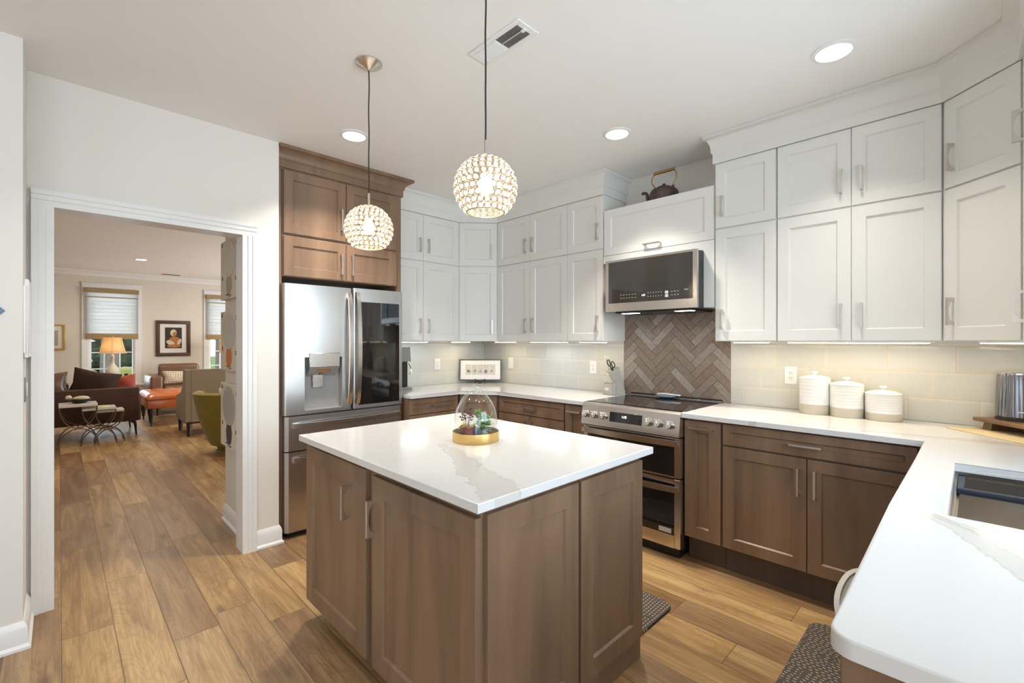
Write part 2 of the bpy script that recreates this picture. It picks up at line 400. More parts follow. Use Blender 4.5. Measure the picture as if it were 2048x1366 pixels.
def mat_tile(name, along, u0, z0, step):
    # large glazed subway tile: along = 0 (x) or 1 (y)
    t = NT(name); sp = t.n('SeparateXYZ', {0: t.n('TexCoord').outputs['Object']})
    L, H = 0.290, 0.145
    vz = t.math('DIVIDE', t.math('SUBTRACT', sp.outputs[2], z0), H); row = t.math('FLOOR', vz)
    u = t.math('ADD', t.math('DIVIDE', t.math('SUBTRACT', sp.outputs[along], u0), L), t.math('MULTIPLY', row, step))
    cell = t.n('CombineXYZ', {0: t.math('FLOOR', u), 1: row, 2: 0.0}).outputs[0]
    rnd = t.n('TexWhiteNoise', {'Vector': cell}, noise_dimensions='2D').outputs['Value']
    fu = t.math('FRACT', u); fv = t.math('FRACT', vz)
    wob = t.math('MULTIPLY', t.noise(t.coord(), 60, 2), 0.0016)
    eu = t.math('MULTIPLY', t.math('MINIMUM', fu, t.math('SUBTRACT', 1.0, fu)), L)
    ev = t.math('MULTIPLY', t.math('MINIMUM', fv, t.math('SUBTRACT', 1.0, fv)), H)
    e = t.math('SUBTRACT', t.math('MINIMUM', eu, ev), wob)
    g = t.math('SUBTRACT', 1.0, t.math('DIVIDE', t.math('SUBTRACT', e, 0.0016), 0.001), clamp=True)
    edge = t.math('SUBTRACT', 1.0, t.math('DIVIDE', e, 0.016), clamp=True)
    n = t.noise(t.coord(), 9, 4)
    base = t.mix(rnd, (0.565, 0.56, 0.515), (0.640, 0.628, 0.575))
    base = t.mix(t.math('MULTIPLY', n, 0.35), base, (0.65, 0.64, 0.58))
    c = t.mix(t.math('MULTIPLY', edge, 0.30), base, (0.70, 0.69, 0.63))
    c = t.mix(g, c, (0.66, 0.58, 0.45))
    t.pset(Base_Color=c, Roughness=t.math('ADD', 0.10, t.math('MULTIPLY', g, 0.6)))
    h = t.math('ADD', t.math('MULTIPLY', edge, -0.6), t.math('MULTIPLY', n, 0.35))
    t.bump(t.math('SUBTRACT', h, t.math('MULTIPLY', g, 0.4)), 0.35, 0.004); return t.m
M_tile_x = mat_tile('glazed_tile_range_wall', 1, 0.56, 0.915, 0.345)
M_tile_y = mat_tile('glazed_tile_back_wall', 0, 2.58, 0.915, 0.345)

def mat_herring():
    t = NT('ribbed_stone_tile'); at = t.n('UVMap'); sp = t.n('SeparateXYZ', {0: at.outputs[0]})
    rnd = t.n('NewGeometry').outputs['Random Per Island']
    v = t.coord(); n = t.noise(v, 14, 3); n2 = t.noise(v, 40, 3)
    base = t.ramp(rnd, [(0.0, (0.27, 0.190, 0.140)), (0.3, (0.34, 0.27, 0.215)), (0.55, (0.30, 0.235, 0.19)), (0.8, (0.40, 0.345, 0.30)), (1.0, (0.47, 0.43, 0.385))])
    c = t.mix(t.math('MULTIPLY', n, 0.6), base, t.mix(1.0, base, (0.72, 0.62, 0.55), 'MULTIPLY'))
    # ribs run across the tile, deeper on some tiles than on others
    w = t.math('ABSOLUTE', t.math('SUBTRACT', t.math('FRACT', t.math('MULTIPLY', sp.outputs[0], 150.0)), 0.5))
    groove = t.math('MULTIPLY', t.math('SUBTRACT', t.math('MULTIPLY', w, 4.0), 1.0, clamp=True), t.ramp(n2, [(0.35, (0.25,)*3), (0.6, (1,)*3)]))
    c = t.mix(t.math('MULTIPLY', groove, 0.75), c, (0.045, 0.03, 0.022))
    t.pset(Base_Color=c, Roughness=0.45)
    t.bump(t.math('SUBTRACT', 1.0, groove), 0.5, 0.003); return t.m
M_herring = mat_herring()

def mat_quartz(name, veins):
    # white quartz: faint noise veins plus the large grey-gold veins of the slab
    t = NT(name); tc = t.n('TexCoord'); sp = t.n('SeparateXYZ', {0: tc.outputs['Object']})
    x, y = sp.outputs[0], sp.outputs[1]; v = t.coord()
    n1 = t.noise(v, 2.2, 5, 0.6, 1.0)
    thin = t.math('SUBTRACT', 1.0, t.math('DIVIDE', t.math('ABSOLUTE', t.math('SUBTRACT', n1, 0.52)), 0.006), clamp=True)
    msk = t.ramp(t.noise(v, 1.6, 2), [(0.52, (0, 0, 0)), (0.64, (1, 1, 1))])
    c = t.mix(t.math('MULTIPLY', t.math('MULTIPLY', thin, msk), 0.35), (0.69, 0.68, 0.665), (0.47, 0.40, 0.32))
    wn = t.math('SUBTRACT', t.noise(v, 5.0, 5, 0.65), 0.5); en = t.math('SUBTRACT', t.noise(v, 22.0, 4, 0.7), 0.5)
    for (p0, p1, width, amp) in veins:
        d = Vector((p1[0]-p0[0], p1[1]-p0[1])); Ln = d.length; d /= Ln
        px = t.math('SUBTRACT', x, p0[0]); py = t.math('SUBTRACT', y, p0[1])
        s_ = t.math('ADD', t.math('MULTIPLY', px, d.x), t.math('MULTIPLY', py, d.y))
        q = t.math('ADD', t.math('MULTIPLY', px, -d.y), t.math('MULTIPLY', py, d.x))
        q = t.math('ADD', q, t.math('MULTIPLY', wn, amp)); q = t.math('ABSOLUTE', t.math('ADD', q, t.math('MULTIPLY', en, width*0.8)))
        wd = t.math('MULTIPLY', t.math('ADD', 0.25, t.math('DIVIDE', s_, Ln)), width)
        wd = t.math('MAXIMUM', wd, width*0.15)
        inside = t.math('MULTIPLY', t.math('LESS_THAN', s_, Ln), t.math('GREATER_THAN', s_, 0.0))
        core = t.math('MULTIPLY', t.math('SUBTRACT', 1.0, t.math('DIVIDE', t.math('SUBTRACT', q, wd), 0.006), clamp=True), inside)
        rim = t.math('MULTIPLY', t.math('SUBTRACT', 1.0, t.math('DIVIDE', t.math('ABSOLUTE', t.math('SUBTRACT', q, wd)), 0.005), clamp=True), inside)
        c = t.mix(t.math('MULTIPLY', core, 0.45), c, (0.52, 0.48, 0.43))
        c = t.mix(t.math('MULTIPLY', rim, 0.35), c, (0.50, 0.38, 0.22))
    t.pset(Base_Color=c, Roughness=0.13, Specular_IOR_Level=0.5); return t.m
M_quartz_i = mat_quartz('quartz_island', [((1.24, 1.68), (0.93, 0.98), 0.055, 0.16)])
M_quartz_p = mat_quartz('quartz_peninsula', [((1.68, 0.14), (1.18, -0.16), 0.035, 0.10), ((1.62, 0.12), (1.40, -0.16), 0.02, 0.06), ((2.77, 0.9), (2.95, -0.2), 0.03, 0.1)])
M_quartz_c = mat_quartz('quartz_corner', [((2.2, 3.5), (2.9, 3.2), 0.02, 0.12)])

def mat_weave(name, a, b, sx, sy, rx=0):
    t = NT(name); v = t.coord((1, 1, 1), rot=(R(rx), 0, 0)); sp = t.n('SeparateXYZ', {0: v})
    yy = t.math('ADD', sp.outputs[1], t.math('MULTIPLY', t.math('SINE', t.math('MULTIPLY', sp.outputs[0], 18.0)), 0.0012))
    r = t.math('FRACT', t.math('MULTIPLY', yy, sy)); row = t.math('FLOOR', t.math('MULTIPLY', yy, sy))
    wn = t.n('TexWhiteNoise', {'W': row}, noise_dimensions='1D').outputs['Value']
    cu = t.math('FRACT', t.math('ADD', t.math('MULTIPLY', sp.outputs[0], sx), wn))
    dash = t.math('MULTIPLY', t.math('LESS_THAN', r, 0.28), t.math('LESS_THAN', cu, 0.55))
    msk = t.math('GREATER_THAN', t.noise(t.coord((6, 1, 1)), 9, 2), 0.38)
    f = t.math('MULTIPLY', dash, msk)
    t.pset(Base_Color=t.mix(f, a, b), Roughness=0.8)
    t.bump(t.math('ADD', f, t.noise(v, 300, 2)), 0.4, 0.002); return t.m
M_mat = mat_weave('woven_mat', (0.060, 0.052, 0.045), (0.46, 0.34, 0.19), 46.0, 58.0)
M_burlap = solid('burlap', (0.62, 0.50, 0.30), 0.9, var=0.25, vs=260, bump=0.5, bs=420)
M_lumbar = mat_weave('patterned_lumbar', (0.62, 0.54, 0.40), (0.05, 0.035, 0.03), 26.0, 30.0, 90)
M_ribs = brushed('ribbed_kettle_steel', (0.30, 0.30, 0.32), 0.16, (2, 2, 2), 0, 0)

# ------------------------------------------------------------------ room shell
XW, YW = 3.435, 3.92                  # range wall, back wall
DW = 3.345                            # doorway wall face
YN = 3.005                            # near wall face
YS = -0.475                           # sink wall face
LR = 11.95                            # living room window wall
f = MB().box(-4.2, -3.6, -0.1, 5.6, LR+0.2, 0); struct(f.build('floor', M_floor, smooth=False))
f = MB().box(-4.2, -3.6, CEIL, 5.6, 3.47, CEIL+0.1); struct(f.build('ceiling', M_ceil, smooth=False))
f = MB().box(-4.2, 3.47, CEIL, 5.6, LR+0.2, CEIL+0.1); struct(f.build('ceiling_living_room', M_ceil, smooth=False))
m = MB().box(XW, -0.7, 0, XW+0.12, YW+0.12, CEIL); struct(m.build('wall_range', M_wall, smooth=False))
m = MB().box(1.068, YW, 0, XW+0.12, YW+0.12, CEIL); struct(m.build('wall_back', M_wall, smooth=False))
# doorway wall: left stub, header, and the block between doorway and refrigerator niche
m = MB()
m.prism([(-0.1149, 0), (-0.034, 0), (-0.034, 2.08), (0.859, 2.08), (0.859, 0), (0.92, 0), (0.92, CEIL), (-0.1149, CEIL)], 'y', DW, DW+0.12)
m.box(0.9201, DW, 0, 1.068, 4.10, CEIL)
struct(m.build('wall_doorway', M_wall, smooth=False))
m = MB().box(-4.2, YN, 0, -0.115, DW+0.12, CEIL); struct(m.build('wall_left', M_wall_cool, smooth=False))
# sink wall with its window opening, and the breakfast walls behind the camera
m = MB()
m.box(0.83, YS-0.12, 0, 1.0, YS, CEIL); m.box(2.36, YS-0.12, 0, XW, YS, CEIL); m.box(1.0, YS-0.12, 0, 2.36, YS, 1.06); m.box(1.0, YS-0.12, 2.2, 2.36, YS, CEIL)
struct(m.build('wall_sink', M_wall, smooth=False))
m = MB().box(0.83, -3.2, 0, 0.95, YS-0.12, CEIL); struct(m.build('wall_breakfast_right', M_wall, smooth=False))
m = MB(); m.box(-3.8, -3.3, 0, 0.95, -3.2, 0.45); m.box(-3.8, -3.3, 2.42, 0.95, -3.2, CEIL); m.box(-3.8, -3.3, 0.45, -3.1, -3.2, 2.42); m.box(0.7, -3.3, 0.45, 0.95, -3.2, 2.42)
struct(m.build('wall_breakfast_rear', M_wall, smooth=False))
m = MB(); m.box(-3.8, -3.3, 0, -3.7, YN, 0.45); m.box(-3.8, -3.3, 2.42, -3.7, YN, CEIL); m.box(-3.8, -3.3, 0.45, -3.7, -1.7, 2.42); m.box(-3.8, 1.7, 0.45, -3.7, YN, 2.42)
struct(m.build('wall_breakfast_left', M_wall, smooth=False))
# living room
W1 = (0.40, 1.10, 0.52, 2.40); W2 = (2.36, 3.06, 0.52, 2.40)
m = MB()
m.box(-4.2, LR, 0, W1[0], LR+0.14, CEIL); m.box(W1[1], LR, 0, W2[0], LR+0.14, CEIL); m.box(W2[1], LR, 0, 5.6, LR+0.14, CEIL)
for W in (W1, W2): m.box(W[0], LR, 0, W[1], LR+0.14, W[2]); m.box(W[0], LR, W[3], W[1], LR+0.14, CEIL)
struct(m.build('wall_living_front', M_wall_lr, smooth=False))
m = MB().box(5.45, 4.0, 0, 5.55, LR, CEIL); struct(m.build('wall_living_right', M_wall_lr, smooth=False))
m = MB().box(1.068, 4.0, 0, 5.55, 4.10, CEIL); struct(m.build('wall_living_rear', M_wall_lr, smooth=False))
m = MB().box(-4.2, DW+0.12, 0, -4.1, LR, CEIL); struct(m.build('wall_living_left', M_wall_lr, smooth=False))

def baseboard(name, path, side, mat=M_trim, h=0.12):
    prof = [(0, 0), (0.026, 0), (0.026, 0.012), (0.016, 0.024), (0.016, h-0.03), (0.010, h-0.012), (0.004, h), (0, h)]
    return struct(MB().sweep(path, prof, side).build(name, mat, ang=30))
baseboard('baseboard_left', [(-4.0, YN), (-0.115, YN), (-0.115, DW)], 1)
baseboard('baseboard_doorway', [(0.918, DW), (1.068, DW), (1.068, DW+0.06)], 1)
baseboard('baseboard_hall', [(0.92, 4.10), (0.92, DW+0.12)], 1)
baseboard('baseboard_living_front', [(-4.1, LR), (5.4, LR)], 1)
# door casing (kitchen side) with jambs
m = MB()
CP = [(0.0, 0.001), (0.0, 0.020), (0.028, 0.020), (0.032, 0.025), (0.054, 0.025), (0.058, 0.030), (0.082, 0.030), (0.082, 0.001)]   # casing profile: across, out
m.prism([(-0.018-u, DW-v) for u, v in CP], 'z', 0, 2.064); m.prism([(0.843+u, DW-v) for u, v in CP], 'z', 0, 2.064)
m.prism([(DW-v, 2.064+u) for u, v in CP], 'x', -0.100, 0.925)
m.box(-0.0339, DW-0.0005, 0, -0.0195, DW+0.14, 2.066); m.box(0.8445, DW-0.0005, 0, 0.8589, DW+0.14, 2.066); m.box(-0.0339, DW-0.0005, 2.0655, 0.8589, DW+0.14, 2.0799)
m.box(0.8591, DW+0.1205, 0, 0.9195, DW+0.14, 2.14)
struct(m.build('trim_1', M_trim))
# living room crown
prof = [(0, CEIL), (0.09, CEIL), (0.085, CEIL-0.02), (0.05, CEIL-0.045), (0.02, CEIL-0.085), (0.012, CEIL-0.10), (0, CEIL-0.10)]
struct(MB().sweep([(-4.1, LR), (5.4, LR)], prof, 1).build('trim_2', M_trim))

def window(name, W, y0, group=None):
    x0, x1, z0, z1 = W
    m = MB(); c = 0.095
    m.box(x0-c, y0-0.022, z0, x0, y0-0.0005, z1); m.box(x1, y0-0.022, z0, x1+c, y0-0.0005, z1); m.box(x0-c, y0-0.022, z1+0.0005, x1+c, y0-0.0005, z1+c, 0.004); m.box(x0-c-0.006, y0-0.03, z1+c-0.02, x1+c+0.006, y0-0.0005, z1+c+0.012, 0.004)
    fr = struct(m.build(name, M_trim))
    s_ = MB().box(x0-c-0.03, y0-0.06, z0-0.03, x1+c+0.03, y0+0.05, z0, 0.006).box(x0-c, y0-0.02, z0-0.10, x1+c, y0, z0-0.03, 0.004); s_.build('window_sill', M_trim, fr)
    s_ = MB(); zm = (z0+z1)/2; t_ = 0.045
    for a, b, yy in ((z0, zm+0.02, y0+0.05), (zm-0.02, z1, y0+0.085)):
        s_.box(x0, yy, a, x0+t_, yy+0.03, b); s_.box(x1-t_, yy, a, x1, yy+0.03, b); s_.box(x0+t_, yy+0.0005, a, x1-t_, yy+0.0295, a+t_); s_.box(x0+t_, yy+0.0005, b-t_, x1-t_, yy+0.0295, b)
        for k in (1, 2): xx = x0+(x1-x0)*k/3; s_.box(xx-0.01, yy+0.005, a+t_, xx+0.01, yy+0.025, b-t_)
        for k in (1, 2): zz = a+(b-a)*k/3; s_.box(x0+t_, yy+0.006, zz-0.01, x1-t_, yy+0.024, zz+0.01)
    s_.build('window_sash', M_trim, fr)
    MB().box(x0+0.03, y0+0.064, z0+0.03, x1-0.03, y0+0.067, zm).box(x0+0.03, y0+0.099, zm, x1-0.03, y0+0.102, z1-0.03).build('window_pane', M_pane, fr, smooth=False)
    return fr
window('window_1', W1, LR); window('window_2', W2, LR)
def roman_shade(x0, x1, label):
    t = thing('roman_shade', label, 'window shade', ((x0+x1)/2, LR-0.03, 1.42), 0, None)
    h = (x1-x0)/2
    MB().box(-h, -0.045, 0.90, h, 0.0, 0.985, 0.006).build('valance', M_shade_tan, t)
    MB().box(-h+0.012, -0.030, 0.82, h-0.012, -0.022, 0.90).build('valance_skirt', M_shade_light, t)
    MB().box(-h+0.012, -0.034, 0.805, h-0.012, -0.020, 0.822).build('valance_hem', M_shade_tan, t)
    m = MB(); n = 10
    for k in range(n): z = 0.10+k*0.0705; m.box(-h+0.012, -0.018-(k % 2)*0.001, z, h-0.012, -0.014, z+0.0705)
    m.build('shade_panel', M_shade_light, t)
    MB().box(-h+0.010, -0.040, 0.0, h-0.010, -0.008, 0.045, 0.01, 2).box(-h+0.010, -0.034, 0.04, h-0.010, -0.010, 0.11, 0.01, 2).build('folded_hem', M_shade_tan, t)
roman_shade(0.34, 1.15, 'half-lowered woven roman shade behind the glowing table lamp')
roman_shade(2.30, 3.12, 'half-lowered woven roman shade at the window cut off by the hall wall')

# window over the sink (beside the camera's view, seen in reflections)
m = MB(); m.box(0.93, YS, 1.06, 1.0, YS+0.02, 2.27); m.box(2.36, YS, 1.06, 2.42, YS+0.02, 2.27); m.box(0.93, YS, 2.2, 2.42, YS+0.02, 2.27); m.box(0.93, YS-0.1, 1.03, 2.42, YS+0.05, 1.06)
m.box(1.66, YS-0.08, 1.06, 1.70, YS-0.05, 2.2); m.box(1.0, YS-0.08, 1.6, 2.36, YS-0.05, 1.63)
fr = struct(m.build('window_3', M_trim)); MB().box(1.0, YS-0.068, 1.06, 2.36, YS-0.065, 2.2).build('window_pane', M_pane, fr, smooth=False)
m = MB(); 
for xx in (-3.1, -1.23, -1.17, 0.66): m.box(xx, -3.26, 0.45, xx+0.05, -3.22, 2.42)
m.box(-3.1, -3.26, 0.45, 0.7, -3.22, 0.5); m.box(-3.1, -3.26, 2.37, 0.7, -3.22, 2.42)
fr = struct(m.build('window_4', M_trim)); MB().box(-3.1, -3.245, 0.45, 0.7, -3.242, 2.42).build('window_pane', M_pane, fr, smooth=False)
m = MB()
for yy in (-1.7, -0.05, 1.65): m.box(-3.76, yy, 0.45, -3.72, yy+0.05, 2.42)
m.box(-3.76, -1.7, 0.45, -3.72, 1.7, 0.5); m.box(-3.76, -1.7, 2.37, -3.72, 1.7, 2.42)
fr = struct(m.build('window_5', M_trim)); MB().box(-3.745, -1.7, 0.45, -3.742, 1.7, 2.42).build('window_pane', M_pane, fr, smooth=False)

# ------------------------------------------------------------------ cabinetry
def shaker(x0, x1, z0, z1, rail=0.062, t=0.020, rec=0.010, y=0.0):
    m = MB()
    r = min(rail, (x1-x0)*0.36, (z1-z0)*0.36)
    bm = m.bm; b = 0.0018
    def ring(dx, yy): return [bm.verts.new(p) for p in ((x0+dx, yy, z0+dx), (x1-dx, yy, z0+dx), (x1-dx, yy, z1-dx), (x0+dx, yy, z1-dx))]
    rs = [ring(0, y+t), ring(0, y+b), ring(b, y), ring(r, y), ring(r+0.006, y+rec)]
    for a, c in zip(rs[:-1], rs[1:]):
        for i in range(4): j = (i+1) % 4; bm.faces.new((a[i], a[j], c[j], c[i]))
    bm.faces.new(rs[-1]); bm.faces.new(rs[0][::-1])
    return m
def pull(L, x, z, vert=True, y=0.0, wd=0.011):
    # flat bar pull with a straight outer face and an arched inner edge
    out = 0.034; P = [(-L/2, 0), (-L/2, -out), (L/2, -out), (L/2, 0), (L/2-0.012, 0)]
    n = 10; a = L/2-0.014
    for i in range(n+1):
        u = a*math.cos(PI*i/n); P.append((u, -out+0.006+0.018*(abs(u)/a)**3.0))
    P.append((-L/2+0.012, 0))
    m = MB()
    if vert: m.prism([(yy, s) for s, yy in P], 'x', -wd/2, wd/2)
    else: m.prism([(s, yy) for s, yy in P], 'z', -wd/2, wd/2)
    m.xform(Matrix.Translation((x, y, z))); return m
def cabinet(name, label, loc, rz, w_, h, d, doors, mat, frame=None, toe=0.0, cat='cabinet', group=None, carc=None):
    t = thing(name, label, cat, loc, rz, group)
    m = MB()
    if carc: carc(m)
    else: m.box(0, 0.021 if toe else 0.0125, toe, w_, d, h)
    m.build('carcass', frame or mat, t, smooth=False)
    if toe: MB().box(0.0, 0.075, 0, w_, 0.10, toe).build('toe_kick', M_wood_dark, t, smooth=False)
    for dd in doors:
        kind, x0, x1, z0, z1, hd = dd[:6]; rail = dd[6] if len(dd) > 6 else 0.062
        o = shaker(x0, x1, z0, z1, rail, 0.020 if toe else 0.012).build(kind, mat, t, smooth=False)
        if hd: hx, hz, ver = hd[:3]; L = hd[3] if len(hd) > 3 else 0.132; pull(L, hx, hz, ver).build('handle', M_nickel, o, ang=25)
    return t
def prism_carc(t, poly, z0, z1, mat):
    return MB().prism(poly, 'z', z0, z1).build('carcass', mat, t, smooth=False)

Z0, Z1, Z2 = 1.377, 2.120, 2.557          # uppers: bottom, row split, top
G = 0.003
def upper_pair(nm, label_lo, label_hi, loc_xy, rz, w_, splits, hs, d=0.333):
    # splits = door boundaries; hs = which side each handle sits on
    for lo in (True, False):
        z0, z1 = (Z0, Z1) if lo else (Z1, Z2); H = z1-z0; ds = []
        for k in range(len(splits)-1):
            a, b = splits[k]+G/2, splits[k+1]-G/2
            hx = (b-0.045) if hs[k] == 'r' else (a+0.045)
            ds.append(('door', a, b, 0.003, H-0.006, (hx, 0.143 if lo else 0.143, True)))
        cabinet(nm, label_lo if lo else label_hi, (loc_xy[0], loc_xy[1], z0), rz, w_, H, d-0.006, ds, M_white)
YF, XF = 3.594, 3.100
upper_pair('wall_cabinet', 'white two-door wall cabinet over the back counter, beside the refrigerator', 'small white two-door top cabinet next to the wood refrigerator cabinet',
           (2.072, YF), 0, 0.738, [0, 0.330, 0.738], 'rl', YW-YF)
upper_pair('wall_cabinet', 'white two-door wall cabinet between the angled corner and the single-door one left of the microwave', 'white two-door top cabinet behind the nearer pendant, right of the angled corner',
           (XF, 3.339), -90, 0.876, [0, 0.436, 0.876], 'rl', XW-XF)
upper_pair('wall_cabinet', 'tall white single-door wall cabinet just left of the microwave', 'small white single-door top cabinet left of the copper kettle',
           (XF, 2.463), -90, 0.366, [0, 0.366], 'r', XW-XF)
upper_pair('wall_cabinet', 'tall white single-door wall cabinet just right of the microwave', 'small white single-door top cabinet right of the copper kettle',
           (XF, 1.215), -90, 0.366, [0, 0.364], 'l', XW-XF)
upper_pair('wall_cabinet', 'wide white two-door wall cabinet above the three canisters', 'wide white two-door top cabinet nearest the right-hand ceiling light',
           (XF, 0.845), -90, 0.732, [0, 0.366, 0.730], 'rl', XW-XF)
upper_pair('wall_cabinet', 'white wall cabinet cut off at the right edge, lower one', 'white wall cabinet cut off at the right edge, upper one',
           (2.852, -0.140), 180, 0.42, [0, 0.42], 'l', 0.333)
def corner_cab(label_lo, label_hi, A, B, poly, hs):
    d = Vector((B[0]-A[0], B[1]-A[1])); L = d.length; rz = math.degrees(math.atan2(d.y, d.x))
    Mi = Matrix.Rotation(-R(rz), 2)
    for lo in (True, False):
        z0, z1 = (Z0, Z1) if lo else (Z1, Z2); H = z1-z0
        t = thing('corner_wall_cabinet', label_lo if lo else label_hi, 'cabinet', (A[0], A[1], z0), rz)
        lp = [tuple(Mi @ (Vector(p)-Vector(A))) for p in poly]
        lp = [(u, v+(0.0125 if abs(v) < 0.02 else 0)) for u, v in lp]
        prism_carc(t, lp, 0, H, M_white)
        MB().box(-0.010, 0.008, 0, 0.0035, 0.05, H).build('filler_strip', M_white, t, smooth=False); MB().box(L-0.0035, 0.008, 0, L+0.010, 0.05, H).build('filler_strip', M_white, t, smooth=False)
        o = shaker(0.004, L-0.004, 0.003, H-0.006, 0.062, 0.012).build('door', M_white, t, smooth=False)
        hx = L-0.05 if hs == 'r' else 0.05
        pull(0.132, hx, 0.143, True).build('handle', M_nickel, o, ang=25)
g = 0.004
corner_cab('tall angled white corner wall cabinet above the framed print', 'small angled white corner top cabinet behind the nearer pendant',
           (2.814, YF-0.002), (3.098, 3.343), [(2.814, YF), (3.098, 3.343), (XW-g, 3.343), (XW-g, YW-g), (2.814, YW-g)], 'r')
corner_cab('tall angled white corner wall cabinet above the electric kettle', 'small angled white corner top cabinet at the upper right edge',
           (3.098, 0.109), (2.856, -0.137), [(3.098, 0.109), (2.856, -0.137), (2.856, YS+g), (XW-g, YS+g), (XW-g, 0.109)], 'l')
# crown over the white cabinets
def crown_prof(o):
    P = [(0, Z2-0.0045), (0.012, Z2-0.0045), (0.012, Z2+0.058), (0.018, Z2+0.064)]
    for k in range(7):
        a = k/6*PI/2; P.append((0.020+(o-0.026)*(1-math.cos(a)), Z2+0.066+(CEIL-Z2-0.088)*math.sin(a)))
    return P+[(o, CEIL-0.020), (o, CEIL-0.001), (0, CEIL-0.001)]
struct(MB().sweep([(2.062, YF), (2.812, YF), (3.10, 3.341), (3.10, 2.097), (XW, 2.097)], crown_prof(0.062), 1).build('trim_3', M_white, ang=28))
struct(MB().sweep([(XW, 1.215), (3.10, 1.215), (3.10, 0.111), (2.854, -0.140), (2.43, -0.140)], crown_prof(0.062), 1).build('trim_4', M_white, ang=28))
# microwave bridge cabinet
def carc(m):
    m.box(0, 0.0125, 0.45, 0.872, 0.331, 0.812)
    m.box(0, 0.0, 0.389, 0.872, 0.331, 0.4485); m.box(0.797, 0, 0.0, 0.872, 0.331, 0.389)
t = cabinet('bridge_cabinet', 'wide white flip-up cabinet above the microwave with the copper kettle on top', (XF, 2.092, 1.605), -90, 0.872, 0.81, 0.333,
            [('flip_up_door', 0.004, 0.868, 0.452, 0.812, (0.43, 0.487, False, 0.135))], M_white, M_white, carc=carc)

# under-cabinet light strips
def led(x0, y0, x1, y1, mat, label, pw, col):
    ax, ay = (x0+x1)/2, (y0+y1)/2; L = math.hypot(x1-x0, y1-y0); rz = math.degrees(math.atan2(y1-y0, x1-x0))
    t = thing('light_strip', label, 'light', (ax, ay, Z0-0.013), rz, 'under-cabinet light strips')
    MB().box(-L/2, -0.012, 0.004, L/2, 0.012, 0.0125).build('housing', M_plate, t, smooth=False)
    MB().box(-L/2+0.005, -0.009, 0.0, L/2-0.005, 0.009, 0.004).build('diffuser', mat, t, smooth=False)
    area('strip_light', (ax, ay, Z0-0.016), (0, 0, R(rz)), L, 0.02, pw*0.3, col, 170)
led(2.10, 3.70, 2.52, 3.70, M_led_c, 'cool under-cabinet light strip beside the refrigerator', 2.0, (0.85, 0.93, 1.0))
led(2.82, 3.72, 3.06, 3.72, M_led_w, 'warm under-cabinet light strip left of the corner, above the framed print', 1.3, AMBER)
led(3.22, 3.50, 3.22, 3.20, M_led_w, 'warm under-cabinet light strip right of the corner, above the framed print', 1.3, AMBER)
led(3.22, 3.00, 3.22, 2.55, M_led_c, 'cool under-cabinet light strip midway between corner and microwave', 2.0, (0.85, 0.93, 1.0))
led(3.22, 2.42, 3.22, 2.14, M_led_w, 'warm under-cabinet light strip above the knife block', 1.3, AMBER)
led(3.22, 1.14, 3.22, 0.92, M_led_w, 'warm under-cabinet light strip nearest the microwave on the right', 1.2, AMBER)
led(3.22, 0.82, 3.22, 0.16, M_led_w, 'long warm under-cabinet light strip above the canisters', 3.2, AMBER)
led(3.20, -0.02, 3.03, -0.20, M_led_w, 'warm under-cabinet light strip above the electric kettle', 1.8, AMBER)

# base cabinets
CZ = 0.930; CT = 0.030; BH = CZ-CT
BX, BY = 2.790, 3.290
cabinet('pull_out_cabinet', 'narrow brown pull-out cabinet just right of the range', (BX, 1.285, 0), -90, 0.226, BH, XW-BX-0.006,
        [('door', 0.003, 0.222, 0.160, 0.885, (0.11, 0.842, False, 0.145), 0.07)], M_wood, toe=0.155)
cabinet('base_cabinet', 'brown base cabinet with wide drawer over two doors, below the canisters', (BX, 1.056, 0), -90, 0.885, BH, XW-BX-0.006,
        [('drawer', 0.006, 0.872, 0.766, 0.888, (0.43, 0.826, False, 0.150), 0.045),
         ('door', 0.006, 0.433, 0.160, 0.756, (0.398, 0.632, True, 0.145)), ('door', 0.437, 0.872, 0.160, 0.756, (0.474, 0.632, True, 0.145))], M_wood, toe=0.155)
cabinet('pull_out_cabinet', 'narrow brown pull-out cabinet just left of the range', (BX, 2.240, 0), -90, 0.200, BH, XW-BX-0.006,
        [('door', 0.003, 0.198, 0.160, 0.888, (0.10, 0.842, False, 0.13), 0.065)], M_wood, toe=0.155)
cabinet('base_cabinet', 'brown base cabinet with drawer between corner and range, half hidden by island', (BX, 2.992, 0), -90, 0.748, BH, XW-BX-0.006,
        [('drawer', 0.004, 0.744, 0.756, 0.888, (0.374, 0.826, False, 0.15), 0.04), ('door', 0.004, 0.372, 0.160, 0.748, (0.335, 0.64, True)), ('door', 0.376, 0.744, 0.160, 0.748, (0.41, 0.64, True))], M_wood, toe=0.155)
cabinet('base_cabinet', 'brown base cabinet with drawer right beside the refrigerator', (2.06, BY, 0), 0, 0.512, BH, YW-BY-0.006,
        [('drawer', 0.004, 0.508, 0.762, 0.888, (0.29, 0.830, False, 0.14), 0.04), ('door', 0.004, 0.508, 0.160, 0.754, (0.45, 0.64, True))], M_wood, toe=0.155)
A, B = (2.576, BY+0.002), (2.788, 2.996); d = Vector(B)-Vector(A); L = d.length; rz = math.degrees(math.atan2(d.y, d.x))
t = thing('corner_base_cabinet', 'angled brown corner base cabinet behind the glass cloche', 'cabinet', (A[0], A[1], 0), rz)
Mi = Matrix.Rotation(-R(rz), 2)
lp = [tuple(Mi @ (Vector(p)-Vector(A))) for p in (A, B, (XW-g, 2.996), (XW-g, YW-g), (2.576, YW-g))]
prism_carc(t, [(u, v+(0.021 if abs(v) < 0.03 else 0)) for u, v in lp], 0.155, BH, M_wood)
shaker(0.012, L-0.012, 0.160, 0.888).build('door', M_wood, t, smooth=False)
